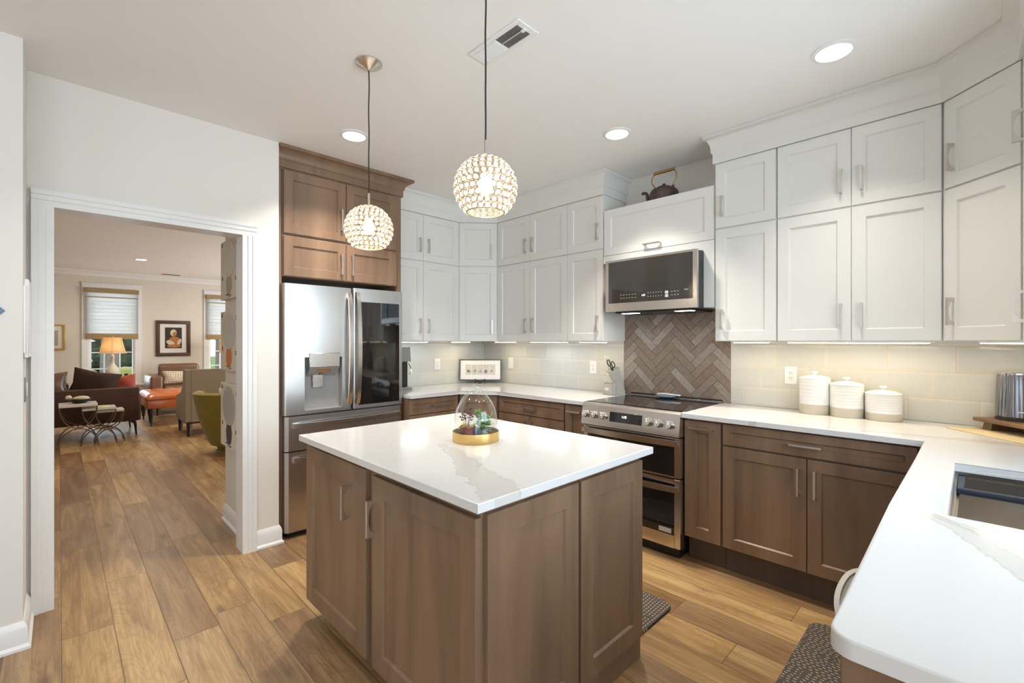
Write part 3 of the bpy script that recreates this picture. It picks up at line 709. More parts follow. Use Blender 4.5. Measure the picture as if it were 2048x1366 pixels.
MB().box(0, 0.08, 0, L, 0.10, 0.155).build('toe_kick', M_wood_dark, t, smooth=False)
# sink side: end panel, sink base, corner
t = thing('peninsula_base', 'brown framed end panel under the nearest counter corner', 'panel', (0.868, 0.148, 0), -90)
shaker(0, 0.60, 0.0, BH-0.002, 0.06, 0.030, 0.010).build('end_panel', M_wood, t, smooth=False)
t = cabinet('sink_base_cabinet', 'brown sink cabinet under the drying rack, hidden below the counter', (2.42, 0.125, 0), 180, 0.72, BH, 0.12,
        [('door', 0.004, 0.358, 0.160, 0.888, (0.32, 0.78, True)), ('door', 0.362, 0.716, 0.160, 0.888, (0.40, 0.78, True))], M_wood, toe=0.155,
        carc=lambda m: (m.box(0, 0.021, 0.155, 0.72, 0.04, BH), m.box(0, 0.041, 0.155, 0.018, 0.59, 0.69), m.box(0.702, 0.041, 0.155, 0.72, 0.59, 0.69), m.box(0.019, 0.041, 0.155, 0.701, 0.59, 0.173)))
t = thing('corner_base_cabinet', 'brown blind corner base cabinet under the electric kettle', 'cabinet', (3.1, 0, 0))
MB().box(-0.275, YS+0.005, 0.155, XW-3.1-0.006, 0.163, BH).build('carcass', M_wood, t, smooth=False)
MB().box(-0.67, 0.105, 0.155, -0.31, 0.123, BH).build('filler', M_wood, t, smooth=False)
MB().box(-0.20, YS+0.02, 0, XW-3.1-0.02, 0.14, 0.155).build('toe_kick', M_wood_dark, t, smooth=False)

# countertops
def rounded(poly, rad, n=5):
    out = []
    k = len(poly)
    for i in range(k):
        p = Vector(poly[i]); a = Vector(poly[i-1]); b = Vector(poly[(i+1) % k]); r = rad[i] if isinstance(rad, (list, tuple)) else rad
        if r <= 0: out.append(tuple(p)); continue
        u = (a-p).normalized(); v = (b-p).normalized()
        th = u.angle(v); tl = r/math.tan(th/2)
        s0 = p+u*tl; s1 = p+v*tl; c = p+(u+v).normalized()*(r/math.sin(th/2))
        for q in range(n+1):
            w_ = (s0-c).lerp(s1-c, q/n).normalized()*r+c; out.append(tuple(w_))
    return out
def slab(m, poly, z0, z1, b=0.003):
    n = len(poly)
    cx = sum(p[0] for p in poly)/n; cy = sum(p[1] for p in poly)/n
    m.prism(poly, 'z', z0, z1)
    es = [e for e in m.bm.edges if abs(e.verts[0].co.z-e.verts[1].co.z) < 1e-6 and len(e.link_faces) == 2]
    bmesh.ops.bevel(m.bm, geom=es, offset=b, segments=2, affect='EDGES', profile=0.5)
t = thing('countertop', 'white quartz countertop in the far corner, from refrigerator to range', 'countertop', (2.8, 3.3, CZ))
m = MB(); slab(m, [(2.057, 3.265), (2.565, 3.265), (2.765, 2.985), (2.765, 2.036), (XW-0.013, 2.036), (XW-0.013, YW-0.013), (2.057, YW-0.013)], BH, CZ)
m.xform(Matrix.Translation((-2.8, -3.3, -CZ))); o = m.build('slab', M_quartz_c, t, smooth=False)
t = thing('countertop', 'white quartz countertop at the right holding canisters, sink and kettle', 'countertop', (0, 0, 0))
SX0, SX1, SY0, SY1 = 1.617, 2.335, -0.36, 0.050
m = MB()
m.prism(rounded([(0.838, 0.161), (0.838, YS+0.005), (SX0, YS+0.005), (SX0, 0.161)], [0.035, 0, 0, 0], 18), 'z', BH, CZ)
m.prism([(SX0, 0.161), (SX0, SY1), (SX1, SY1), (SX1, 0.161)], 'z', BH, CZ)
m.prism([(SX0, SY0), (SX0, YS+0.005), (SX1, YS+0.005), (SX1, SY0)], 'z', BH, CZ)
m.prism([(SX1, 0.161), (SX1, YS+0.005), (XW-0.013, YS+0.005), (XW-0.013, 1.288), (2.765, 1.288), (2.765, 0.161)], 'z', BH, CZ)
bmesh.ops.remove_doubles(m.bm, verts=m.bm.verts, dist=1e-5)
ins = [fc for fc in m.bm.faces if abs(fc.normal.z) < 0.1 and abs(fc.normal.y) < 0.1 and (abs(fc.calc_center_median().x-SX0) < 1e-4 or abs(fc.calc_center_median().x-SX1) < 1e-4) and not (SY0 < fc.calc_center_median().y < SY1)]
bmesh.ops.delete(m.bm, geom=ins, context='FACES')
top_e = [e for e in m.bm.edges if all(abs(v.co.z-CZ) < 1e-5 for v in e.verts) and any(abs(fc.normal.z) < 0.1 for fc in e.link_faces)]
bmesh.ops.bevel(m.bm, geom=top_e, offset=0.004, segments=3, affect='EDGES', profile=0.5)
m.build('slab', M_quartz_p, t, smooth=False)
# sink
t = thing('kitchen_sink', 'undermount stainless sink in the right counter with rolled black rack', 'sink', (1.976, -0.155, 0.70))
m = MB(); a, b, c_, e_ = SX0-1.976-0.006, SX1-1.976+0.006, SY0+0.155-0.006, SY1+0.155+0.006
zt = BH-0.70-0.002
for (x0, y0, x1, y1) in ((a, c_, a+0.004, e_), (b-0.004, c_, b, e_), (a, c_, b, c_+0.004), (a, e_-0.004, b, e_)): m.box(x0, y0, 0, x1, y1, zt)
m.box(a, c_, 0, b, e_, 0.004); m.box(a, c_, zt-0.03, a+0.016, e_, zt-0.026); m.box(a, e_-0.02, zt-0.03, b, e_, zt-0.026); m.box(a, c_, zt-0.03, b, c_+0.02, zt-0.026)
m.build('basin', M_steel_h, t, smooth=False)
MB().lathe([(0, 0.005), (0.04, 0.005), (0.045, 0.009), (0.055, 0.008), (0.056, 0.004)], (0, 0.02, 0)).build('drain', M_chrome, t)
t = thing('drying_rack', 'black roll-up drying rack lying across the far end of the sink', 'rack', (2.20, -0.155, BH-0.0285))
m = MB()
for k in range(12): xx = -0.075+k*0.0165; m.cyl((xx, -0.205, 0.010), (xx, 0.197, 0.010), 0.0032, 8)
m.build('rods', M_iron, t)
M_navy = solid('navy_silicone', (0.014, 0.022, 0.040), 0.45, var=0.1)
m = MB()
for sy in (-0.203, 0.185): m.box(-0.095, sy-0.006, 0.003, 0.118, sy+0.014, 0.018, 0.003)
m.build('end_strip', M_navy, t)
MB().box(-0.10, -0.205, 0.002, -0.078, 0.197, 0.022, 0.006, 2).build('rolled_edge', M_navy, t)

# ------------------------------------------------------------------ backsplashes
o = MB().box(XW-0.0085, 2.106, CZ+0.001, XW-0.0006, YW-0.010, Z0+0.0).build('tile_backsplash', M_tile_x, smooth=False)
tag(o, 'pale glazed subway tile on the range wall between corner and knife block', 'backsplash')
o = MB().box(XW-0.0085, YS+0.002, CZ+0.001, XW-0.0006, 1.232, Z0+0.0).build('tile_backsplash', M_tile_x, smooth=False)
tag(o, 'pale glazed subway tile behind the canisters, right of the herringbone', 'backsplash')
o = MB().box(2.06, YW-0.0085, CZ+0.001, XW-0.001, YW-0.0006, Z0+0.0).build('tile_backsplash', M_tile_y, smooth=False)
tag(o, 'pale glazed subway tile on the back wall beside the refrigerator', 'backsplash')
# herringbone: ribbed blocks clipped to the panel behind the range
def herringbone(y0, y1, z0, z1, x):
    t = thing('herringbone_backsplash', 'brown ribbed herringbone tile panel behind the range', 'backsplash', (x, (y0+y1)/2, z0))
    bm = bmesh.new(); uvl = bm.loops.layers.uv.new('UVMap')
    Lt, Wt = 0.229, 0.0572; c45 = math.sqrt(0.5)
    cy, cz = (y0+y1)/2, z0+0.02
    def put(px, pz, horiz):
        a, b = (Lt, Wt) if horiz else (Wt, Lt); gp = 0.0012
        P = [(px+gp, pz+gp), (px+a-gp, pz+gp), (px+a-gp, pz+b-gp), (px+gp, pz+b-gp)]
        Q = [((u-v)*c45-0.140, (u+v)*c45) for u, v in P]
        ys = [q[0] for q in Q]; zs = [q[1] for q in Q]
        if max(ys) < -(y1-y0)/2-0.01 or min(ys) > (y1-y0)/2+0.01 or max(zs) < -0.06 or min(zs) > z1-z0+0.02: return
        th = 0.007+random.uniform(0, 0.002); k0 = random.uniform(0, 1)
        vb = [bm.verts.new((0, -q[0], q[1]+0.02)) for q in Q]; vf = [bm.verts.new((-th, -q[0], q[1]+0.02)) for q in Q]
        uv = [(u-px, v-pz) if horiz else (v-pz, u-px) for u, v in P]
        fs = [bm.faces.new(vf)]
        for i in range(4): j = (i+1) % 4; fs.append(bm.faces.new((vb[i], vb[j], vf[j], vf[i])))
        for fc in fs:
            for lp in fc.loops:
                i = (vf.index(lp.vert) if lp.vert in vf else vb.index(lp.vert)); lp[uvl].uv = (uv[i][0]+k0, uv[i][1])
    n = 4
    for i in range(-24, 26):
        for j in range(-9, 9):
            # herringbone lattice: step one width along the diagonal, two lengths across it
            ox = i*Wt+j*Lt*1.0; oz = i*Wt-j*Lt*1.0
            put(ox, oz, True); put(ox-Wt, oz, False)
    for (co, no) in (((0, (y1-y0)/2, 0), (0, 1, 0)), ((0, -(y1-y0)/2, 0), (0, -1, 0)), ((0, 0, 0.0), (0, 0, -1)), ((0, 0, z1-z0), (0, 0, 1))):
        gm = list(bm.verts)+list(bm.edges)+list(bm.faces)
        bmesh.ops.bisect_plane(bm, geom=gm, plane_co=co, plane_no=no, clear_outer=True, dist=1e-6)
    bmesh.ops.recalc_face_normals(bm, faces=bm.faces)
    me = bpy.data.meshes.new('tiles'); bm.to_mesh(me); bm.free(); me.materials.append(M_herring)
    o = bpy.data.objects.new('tiles', me); COL.objects.link(o); o.parent = t
    MB().box(-0.0045, -(y1-y0)/2, 0, 0, (y1-y0)/2, z1-z0).build('grout', M_dark, t, smooth=False)
herringbone(1.234, 2.104, CZ-0.02, 1.605, XW-0.0005)

# ------------------------------------------------------------------ refrigerator and its cabinet
FY = 3.345
t = thing('refrigerator_surround', 'brown wood enclosure with crown moulding around the refrigerator', 'cabinet', (1.57, 3.415, 0))
def loc(m, dx=1.57, dy=3.415): return m.xform(Matrix.Translation((-dx, -dy, 0)))
loc(MB().box(1.073, 3.415, 0, 1.108, YW-0.006, 2.60)).build('side_panel', M_wood, t, smooth=False)
loc(MB().box(2.010, 3.415, 0, 2.055, YW-0.006, 2.60)).build('side_panel', M_wood, t, smooth=False)
loc(MB().box(1.073, 3.413, 2.585, 2.055, YW-0.006, 2.64)).build('top_rail', M_wood, t, smooth=False)
P = [(0, 2.595), (0.014, 2.595), (0.014, 2.645), (0.020, 2.650)]
for k in range(7): a = k/6*PI/2; P.append((0.022+0.056*(1-math.cos(a)), 2.652+0.060*math.sin(a)))
P += [(0.082, 2.716), (0.082, CEIL-0.001), (0, CEIL-0.001)]
loc(MB().sweep([(1.073, 3.413), (2.055, 3.413), (2.055, YF)], P, 1)).build('crown_moulding', M_wood, t, ang=28)
cabinet('wall_cabinet', 'brown two-door top cabinet under the wood crown, above the refrigerator', (1.110, 3.395, 2.130), 0, 0.898, 0.452, 0.50,
        [('door', 0.006, 0.455, 0.008, 0.450, (0.415, 0.165, True, 0.16)), ('door', 0.461, 0.894, 0.008, 0.450, (0.50, 0.165, True, 0.16))], M_wood, M_wood)
cabinet('wall_cabinet', 'short brown two-door cabinet directly above the refrigerator', (1.110, 3.395, 1.836), 0, 0.898, 0.290, 0.50,
        [('door', 0.006, 0.455, 0.004, 0.280, (0.415, 0.125, True, 0.16)), ('door', 0.461, 0.894, 0.004, 0.280, (0.50, 0.125, True, 0.16))], M_wood, M_wood)

def curved_panel(x0, x1, z0, z1, y, depth, bulge, n=14, bev=0.012):
    m = MB(); P = []
    for k in range(n+1):
        u = k/n; xx = x0+(x1-x0)*u
        e = min(u, 1-u)*(x1-x0); lip = 0 if e > bev else (bev-math.sqrt(max(0, bev*bev-(bev-e)**2)))
        P.append((xx, y-bulge*(1-(2*u-1)**2)+lip))
    P = [(x0, y+bev)]+P[1:-1]+[(x1, y+bev)] if False else P
    return m.prism(P+[(x1, y+depth), (x0, y+depth)], 'z', z0, z1)
t = thing('refrigerator', 'stainless french-door refrigerator with dark glass panel and water dispenser', 'refrigerator', (1.56, FY, 0))
fx = lambda v: v-1.56
MB().box(fx(1.125), 0.075, 0.03, fx(1.990), 0.55, 1.765).build('body', M_grey, t, smooth=False)
MB().box(fx(1.14), 0.05, 0.0, fx(1.98), 0.5, 0.04).build('base_grille', M_black, t, smooth=False)
zA, zB, zC = 0.860, 0.606, 0.045
# left door with recess for the dispenser
xl0, xl1, xr0, xr1 = fx(1.100), fx(1.590), fx(1.600), fx(2.030)
dl = MB(); dx0, dx1, dz0, dz1 = fx(1.236), fx(1.512), 0.884, 1.262
def bulged(m, x0, x1, z0, z1, X0, X1, bulge=0.008, y=0.0, depth=0.07, n=10):
    P = []
    for k in range(n+1):
        xx = x0+(x1-x0)*k/n; u = (xx-X0)/(X1-X0)
        e = min(u, 1-u)*(X1-X0); lip = 0.0 if e > 0.014 else 0.014-math.sqrt(max(0, 0.014**2-(0.014-e)**2))
        P.append((xx, y-bulge*(1-(2*u-1)**2)+lip))
    m.prism(P+[(x1, y+depth), (x0, y+depth)], 'z', z0, z1)
def door_face(m, parts, X0, X1, bulge, n=30):
    for p in parts: bulged(m, *p, X0, X1, bulge, n=n)
door_face(dl, [(xl0, dx0, zA, 1.780), (dx1, xl1, zA, 1.780), (dx0, dx1, zA, dz0), (dx0, dx1, dz1, 1.780)], xl0, xl1, 0.008)
bmesh.ops.remove_doubles(dl.bm, verts=dl.bm.verts, dist=1e-5)
dl = dl.build('left_door', M_steel, t, ang=30)
m = MB(); m.box(dx0, 0.052, dz0, dx1, 0.056, dz1); m.box(dx0-0.001, -0.006, dz0, dx0+0.003, 0.056, dz1); m.box(dx1-0.003, -0.006, dz0, dx1+0.001, 0.056, dz1); m.box(dx0, -0.004, dz0-0.001, dx1, 0.056, dz0+0.004)
disp = m.build('dispenser_recess', M_grey, dl, smooth=False)
MB().box(fx(1.264), -0.020, 1.188, fx(1.488), 0.05, 1.292, 0.004).build('control_panel', M_steel_h, dl)
m = MB(); m.prism([(-0.018, 1.188), (0.05, 1.188), (0.05, 1.120)], 'x', fx(1.270), fx(1.482)); m.build('dispenser_hood', M_grey, dl, smooth=False)
MB().prism([(-0.010, 1.186), (0.035, 1.186), (0.035, 1.135), (0.004, 1.150)], 'x', fx(1.328), fx(1.428)).build('spout', M_steel_h, dl, smooth=False)
MB().box(fx(1.305), 0.028, 1.040, fx(1.385), 0.038, 1.135, 0.004).build('paddle', M_steel_h, dl)
m = MB()
for k in range(5): m.box(fx(1.37)+k*0.021, -0.0208, 1.272, fx(1.385)+k*0.021, -0.0198, 1.2745)
for k in range(4): m.box(fx(1.37)+k*0.026, -0.0208, 1.225, fx(1.378)+k*0.026, -0.0198, 1.229)
m.build('panel_print', M_grey, dl, smooth=False)
# right door with glass
gx0, gx1, gz0, gz1 = fx(1.642), fx(1.997), 0.886, 1.682
dr = MB(); door_face(dr, [(xr0, gx0, zA, 1.785), (gx1, xr1, zA, 1.785), (gx0, gx1, zA, gz0), (gx0, gx1, gz1, 1.785)], xr0, xr1, 0.006)
bmesh.ops.remove_doubles(dr.bm, verts=dr.bm.verts, dist=1e-5)
dr = dr.build('right_door', M_steel, t, ang=30)
gl = MB(); bulged(gl, gx0, gx1, gz0, gz1, xr0, xr1, 0.006, 0.0005, 0.03); gl.build('glass_panel', M_bglass, dr, ang=30)
def emblem(parent, M, r=0.012):
    m = MB(); m.tube([(r*math.cos(a), r*math.sin(a), 0.0006) for a in [2*PI*k/24 for k in range(24)]], r*0.09, 6, closed=True)
    m.cyl((-0.25*r, 0, 0), (-0.25*r, 0, 0.001), r*0.14, 8); m.box(0.1*r, -0.5*r, 0, 0.22*r, 0.5*r, 0.001); m.box(0.1*r, -0.5*r, 0, 0.6*r, -0.38*r, 0.001)
    m.xform(M); m.build('emblem', M_chrome, parent)
    text_mesh('lettering', 'LG', r*1.6, M_chrome, parent, M @ Matrix.Translation((r*2.4, 0, 0)))
emblem(dr, Matrix.Translation((fx(1.955), -0.0052, 1.732)) @ FRONT, 0.011)
def bowed_handle(p0, p1, out, r, mat, parent, vert=True, wd=0.022):
    m = MB(); n = 16; a = Vector(p0); b = Vector(p1); F_ = []; I_ = []
    L = (b-a).length
    for k in range(n+1):
        u = k/n; o_ = out*(0.35+0.65*math.sin(PI*u)**0.6); F_.append((u*L, -o_)); I_.append((u*L, -max(o_-0.016, 0.012*(1 if 0 < k < n else 0))))
    poly = F_+[(L, 0)]+[(L-0.03, 0)]+I_[1:-1][::-1]+[(0.03, 0), (0, 0)]
    if vert: m.prism([(yy, s_) for s_, yy in poly], 'x', -wd/2, wd/2)
    else: m.prism([(s_, yy) for s_, yy in poly], 'z', -wd/2, wd/2)
    m.xform(Matrix.Translation(a)); return m.build('handle', mat, parent, ang=30)
bowed_handle((fx(1.562), -0.002, 0.900), (fx(1.562), 0, 1.740), 0.062, 0.01, M_steel_h, dl, wd=0.030)
bowed_handle((fx(1.628), -0.002, 0.900), (fx(1.628), 0, 1.752), 0.062, 0.01, M_steel_h, dr, wd=0.030)
MB().box(fx(1.620), -0.0655, 1.315, fx(1.637), -0.0625, 1.36, 0.001).build('handle_button', M_grey, dr)
for nm, z0, z1, hz in (('upper_drawer', zB+0.003, zA-0.010, 0.785), ('lower_drawer', zC, zB-0.005, 0.545)):
    m = MB(); bulged(m, xl0+0.008, xr1-0.002, z0, z1, xl0+0.008, xr1-0.002, 0.010, n=40); o = m.build(nm, M_steel, t, ang=30)
    bowed_handle((xl0+0.058, -0.004, hz), (xr1-0.03, 0, hz), 0.055, 0.01, M_steel_h, o, vert=False, wd=0.034)
MB().box(fx(1.108), 0.0, zA-0.008, fx(2.022), 0.07, zA-0.001).build('hinge_rail', M_black, t, smooth=False)

# ------------------------------------------------------------------ range
t = thing('range', 'stainless slide-in double oven range with six knobs and black cooktop', 'range', (2.745, 2.032, 0), -90)
Wr = 0.745; xa, xb = 0.012, 0.735
MB().box(xa, 0.06, 0.055, xb, 0.66, 0.90).build('body', M_black, t, smooth=False)
MB().box(xa+0.02, 0.05, 0.0, xb-0.02, 0.6, 0.06).build('plinth', M_black, t, smooth=False)
MB().box(0.001, 0.028, 0.916, Wr-0.001, 0.668, 0.934, 0.002).build('cooktop', M_cook, t)
MB().box(0.001, 0.668, 0.90, Wr-0.001, 0.682, 0.952, 0.003).build('rear_trim', M_black, t)
MB().box(0.001, 0.655, 0.934, Wr-0.001, 0.6675, 0.940, 0.001).build('rear_strip', M_steel_h, t)
m = MB(); m.prism([(0.03, 0.934), (0.012, 0.932), (0.0, 0.918), (-0.022, 0.778), (0.06, 0.778), (0.06, 0.934)], 'x', 0.0, Wr)
cp = m.build('control_panel', M_steel_h, t, smooth=False)
# sloped face frame: from (0.0,0.918) to (-0.022,0.778)
sl = math.atan2(0.022, 0.14); FM = lambda x, z: Matrix.Translation((x, -0.022+(z-0.778)*0.022/0.14, z)) @ Matrix.Rotation(-sl, 4, 'X')
m = MB(); m.box(-0.125, -0.0015, -0.034, 0.125, 0.002, 0.034, 0.001); m.xform(FM(0.362, 0.852)); dp = m.build('display', M_bglass, t)
text_mesh('clock_digits', '1:18', 0.022, M_digit, dp, FM(0.352, 0.858) @ Matrix.Translation((0, -0.002, 0)) @ FRONT, 0.0003)
for kx in (0.040, 0.112, 0.186, 0.535, 0.607, 0.683):
    m = MB(); m.lathe([(0, 0.0), (0.027, 0.0), (0.027, 0.006), (0.024, 0.010)], seg=28); m.lathe([(0.0235, 0.008), (0.0235, 0.030), (0.021, 0.034), (0, 0.034)], seg=28)
    m.xform(FM(kx, 0.850) @ FRONT); k_ = m.build('knob', M_steel_h, t)
    m = MB(); m.box(-0.0075, -0.0225, 0.033, 0.0075, 0.0225, 0.046, 0.002); m.xform(FM(kx, 0.850) @ FRONT); m.build('knob_grip', M_chrome, k_)
def oven_door(nm, z0, z1, gz0, gz1, hz, win0=0.045, label=None):
    m = MB(); m.box(xa-0.008, 0.0, z0, xa+0.033, 0.055, z1, 0.003); m.box(xb-0.033, 0, z0, xb+0.008, 0.055, z1, 0.003)
    m.box(xa+0.033, 0, z0, xb-0.033, 0.055, gz0); m.box(xa+0.033, 0, gz1, xb-0.033, 0.055, z1)
    o = m.build(nm, M_steel_h, t, smooth=False)
    MB().box(xa+0.033, 0.002, gz0, xb-0.033, 0.03, gz1).build('door_glass', M_bglass, o, smooth=False)
    m = MB(); n = 18; F_ = []; I_ = []
    for k in range(n+1):
        u = k/n; o_ = 0.052-0.022*abs(2*u-1)**2.2; F_.append((xa+u*(xb-xa), -o_)); I_.append((xa+u*(xb-xa), -o_+0.014))
    m.prism(F_+I_[::-1], 'z', hz-0.018, hz+0.018); m.box(xa+0.002, -0.035, hz-0.014, xa+0.03, 0.001, hz+0.014); m.box(xb-0.03, -0.035, hz-0.014, xb-0.002, 0.001, hz+0.014)
    m.build('handle', M_steel_h, o, ang=30)
    return o
oven_door('upper_oven_door', 0.515, 0.768, 0.528, 0.712, 0.738)
lo = oven_door('lower_oven_door', 0.075, 0.508, 0.155, 0.478, 0.452)
m = MB(); m.box(0.600, 0.0005, 0.163, 0.684, 0.0025, 0.192); st = m.build('door_sticker', M_print, lo, smooth=False)

# spoon rest on the cooktop
t = thing('spoon_rest', 'white and blue spoon rest lying at the back of the cooktop', 'spoon rest', (3.36, 1.70, 0.9345), 0)
m = MB(); m.blob((0, 0, 0.016), (0.045, 0.085, 0.0155), 20, 10); m.build('dish', solid('slate_blue_glaze', (0.16, 0.22, 0.29), 0.3), t)
m = MB(); m.blob((0.02, 0.0, 0.028), (0.030, 0.082, 0.010), 20, 10); m.box(0.0, -0.118, 0.022, 0.03, -0.07, 0.034, 0.005, 2); m.build('rim', M_ceram, t)

# ------------------------------------------------------------------ microwave
t = thing('microwave', 'stainless over-the-range microwave with dark glass front', 'microwave', (2.98, 1.993, 1.600), -90)
MB().box(0.006, 0.028, 0.0, 0.703, 0.44, 0.384).build('body', M_black, t, smooth=False)
m = MB(); x1 = 0.708
m.box(0, 0, 0.0, 0.027, 0.026, 0.387); m.box(x1-0.028, 0, 0.0, x1, 0.026, 0.387); m.box(0.027, 0, 0.372, x1-0.028, 0.026, 0.387); m.box(0.027, 0, 0.0, x1-0.028, 0.026, 0.062)
do = m.build('door', M_steel_h, t, smooth=False)
MB().box(0.027, 0.001, 0.062, x1-0.028, 0.02, 0.372).build('door_glass', M_bglass_mw, do, smooth=False)
m = MB()
for r_ in range(2):
    for k in range(6): m.box(0.13+k*0.024, 0.0002, 0.095+r_*0.024, 0.141+k*0.024, 0.0012, 0.098+r_*0.024)
    for k in range(6): m.box(0.355+k*0.02, 0.0002, 0.092+r_*0.026, 0.359+k*0.02, 0.0012, 0.099+r_*0.026)
    m.box(0.485, 0.0002, 0.082+r_*0.024, 0.508, 0.0012, 0.102+r_*0.024)
    for k in range(3): m.box(0.528+k*0.022, 0.0002, 0.093+r_*0.024, 0.540+k*0.022, 0.0012, 0.096+r_*0.024)
m.box(0.622, 0.0002, 0.122, 0.648, 0.0012, 0.127)
m.build('keypad_print', M_print, do, smooth=False)
text_mesh('clock_digits', '1:18', 0.016, M_digit, do, Matrix.Translation((0.318, 0.0006, 0.108)) @ FRONT, 0.0003)
emblem(do, Matrix.Translation((0.028, -0.0002, 0.030)) @ FRONT, 0.009)
m = MB(); m.box(0.06, 0.05, -0.012, 0.65, 0.40, 0.0); m.build('vent_base', M_black, t, smooth=False)
for lx in (0.10, 0.52): MB().box(lx, 0.07, -0.0145, lx+0.12, 0.13, -0.0115).build('task_light', M_lamp, t, smooth=False); area('hood_task_light', (3.08, 1.993-lx-0.06, 1.583), (0, 0, 0), 0.05, 0.11, 0.45, WARM, 160)

# ------------------------------------------------------------------ island
IX0, IX1, IY0, IY1 = 0.872, 1.805, 1.015, 2.335
t = thing('kitchen_island', 'brown shaker kitchen island in the middle of the kitchen', 'kitchen island', (1.338, 1.675, 0))
L_ = lambda m: m.xform(Matrix.Translation((-1.338, -1.675, 0)))
L_(MB().box(IX0+0.021, IY0+0.021, 0.11, IX1, IY1, 0.882)).build('carcass', M_wood, t, smooth=False)
L_(MB().box(IX0+0.080, IY0+0.012, 0, IX1-0.002, IY1-0.05, 0.11)).build('toe_kick', M_wood, t, smooth=False)
RL = Matrix.Translation((IX0, IY1, 0)) @ Matrix.Rotation(R(-90), 4, 'Z')          # left face: local x runs towards the camera
def idoor(M, x0, x1, z0, z1, hd, rail=0.075):
    m = shaker(x0, x1, z0, z1, rail); m.xform(M); o = L_(m).build('door', M_wood, t, smooth=False)
    if hd: m = pull(0.142, hd[0], hd[1], True, wd=0.014); m.xform(M); L_(m).build('handle', M_nickel, o, ang=25)
idoor(RL, 0.002, 0.618, 0.100, 0.862, (0.470, 0.697)); idoor(RL, 0.672, 1.300, 0.098, 0.850, (0.640+0.052, 0.690))
RF = Matrix.Translation((0, IY0, 0))
idoor(RF, 0.904, 1.347, 0.098, 0.860, None); idoor(RF, 1.363, 1.802, 0.098, 0.860, None)
m = MB(); slab(m, [(0.843, 0.990), (1.848, 0.990), (1.848, 2.350), (0.843, 2.350)], 0.884, 0.914, 0.003)
it = m.build('island_countertop', M_quartz_i, None, smooth=False); tag(it, 'square white quartz slab on the island, under the glass cloche', 'countertop')

# ------------------------------------------------------------------ pendants
def pendant(x, y, z, r, label):
    t = thing('pendant_lamp', label, 'pendant lamp', (x, y, CEIL), 0, 'crystal globe pendants over the island')
    dz = z-CEIL
    MB().lathe([(0, -0.001), (0.064, -0.001), (0.064, -0.006), (0.050, -0.016), (0.025, -0.028), (0.008, -0.040), (0, -0.042)], seg=40).build('canopy', M_nickel, t)
    m = MB(); zt = dz+r*0.96+0.055; n = 12
    m.tube([(0.0018*math.sin(k*1.3), 0.0015*math.cos(k*1.1), -0.036+(zt+0.036)*k/n) for k in range(n+1)], 0.0032, 8); m.build('cord', M_cord, t)
    MB().cyl((0, 0, dz+r*0.93), (0, 0, zt+0.012), 0.0055, 12).build('stem', M_nickel, t)
    MB().cyl((0, 0, dz+r*0.45), (0, 0, dz+r*0.94), 0.018, 16).build('socket', M_nickel, t)
    rows = [math.radians(a) for a in (12, 25, 37.5, 50, 62.5, 75, 87.5, 100, 112.5, 125, 137)]
    mw = MB(); mc = MB(); br = r*0.098
    for i, th in enumerate(rows):
        rr = r*math.sin(th); zz = dz+r*math.cos(th)
        nn = max(6, int(2*PI*rr/(br*2.14)))
        for k in range(nn):
            a = 2*PI*(k+0.5*(i % 2))/nn
            nrm = Vector((math.sin(th)*math.cos(a), math.sin(th)*math.sin(a), math.cos(th)))
            c = Vector((0, 0, dz))+nrm*r
            e1 = Vector((-math.sin(a), math.cos(a), 0)); e2 = nrm.cross(e1)
            mw.tube([c+e1*br*math.cos(q)+e2*br*math.sin(q) for q in [2*PI*s_/10 for s_ in range(10)]], 0.0017, 4, closed=True)
            g_ = bmesh.ops.create_icosphere(mc.bm, subdivisions=1, radius=1)
            for v in g_['verts']:
                p = v.co.copy(); v.co = c+e1*p.x*br*0.86+e2*p.y*br*0.86+nrm*p.z*br*0.5
    th = rows[-1]+0.10
    mw.tube([(r*math.sin(th)*math.cos(a), r*math.sin(th)*math.sin(a), dz+r*math.cos(th)) for a in [2*PI*k/40 for k in range(40)]], 0.0022, 6, closed=True)
    mw.tube([(0.02*math.cos(a), 0.02*math.sin(a), dz+r*0.985) for a in [2*PI*k/16 for k in range(16)]], 0.002, 6, closed=True)
    sh = mw.build('lamp_shade', M_wire, t)
    mc.build('crystals', M_crystal, sh, ang=10)
    MB().blob((0, 0, dz+r*0.08), (0.026, 0.026, 0.036), 16, 10).build('bulb', M_bulb, t)
    point('pendant_light', (x, y, z-0.02), 0.035, 2.2, (1.0, 0.88, 0.72))
pendant(1.075, 2.080, 1.923, 0.112, 'crystal globe pendant hanging further back, in front of the refrigerator cabinet')
pendant(1.106, 1.255, 1.934, 0.112, 'crystal globe pendant nearer the camera, its cord running out of frame')

def can_light(x, y, label, r=0.09):
    t = thing('recessed_light', label, 'ceiling light', (x, y, CEIL))
    MB().lathe([(r, 0), (r, -0.004), (r*0.80, -0.009), (r*0.78, -0.004), (r*0.78, 0)], seg=40).build('trim_ring', M_plate, t)
    MB().lathe([(0, -0.0035), (r*0.785, -0.0035), (r*0.785, -0.001)], seg=40).build('diffuser', M_lamp, t)
can_light(1.385, 2.883, 'round recessed ceiling light in front of the refrigerator cabinet crown')
can_light(2.594, 1.646, 'round recessed ceiling light in front of the copper kettle')
can_light(2.581, 0.466, 'large round recessed ceiling light near the upper right corner')
can_light(0.965, 9.71, 'round recessed ceiling light in the living room, seen through the doorway')
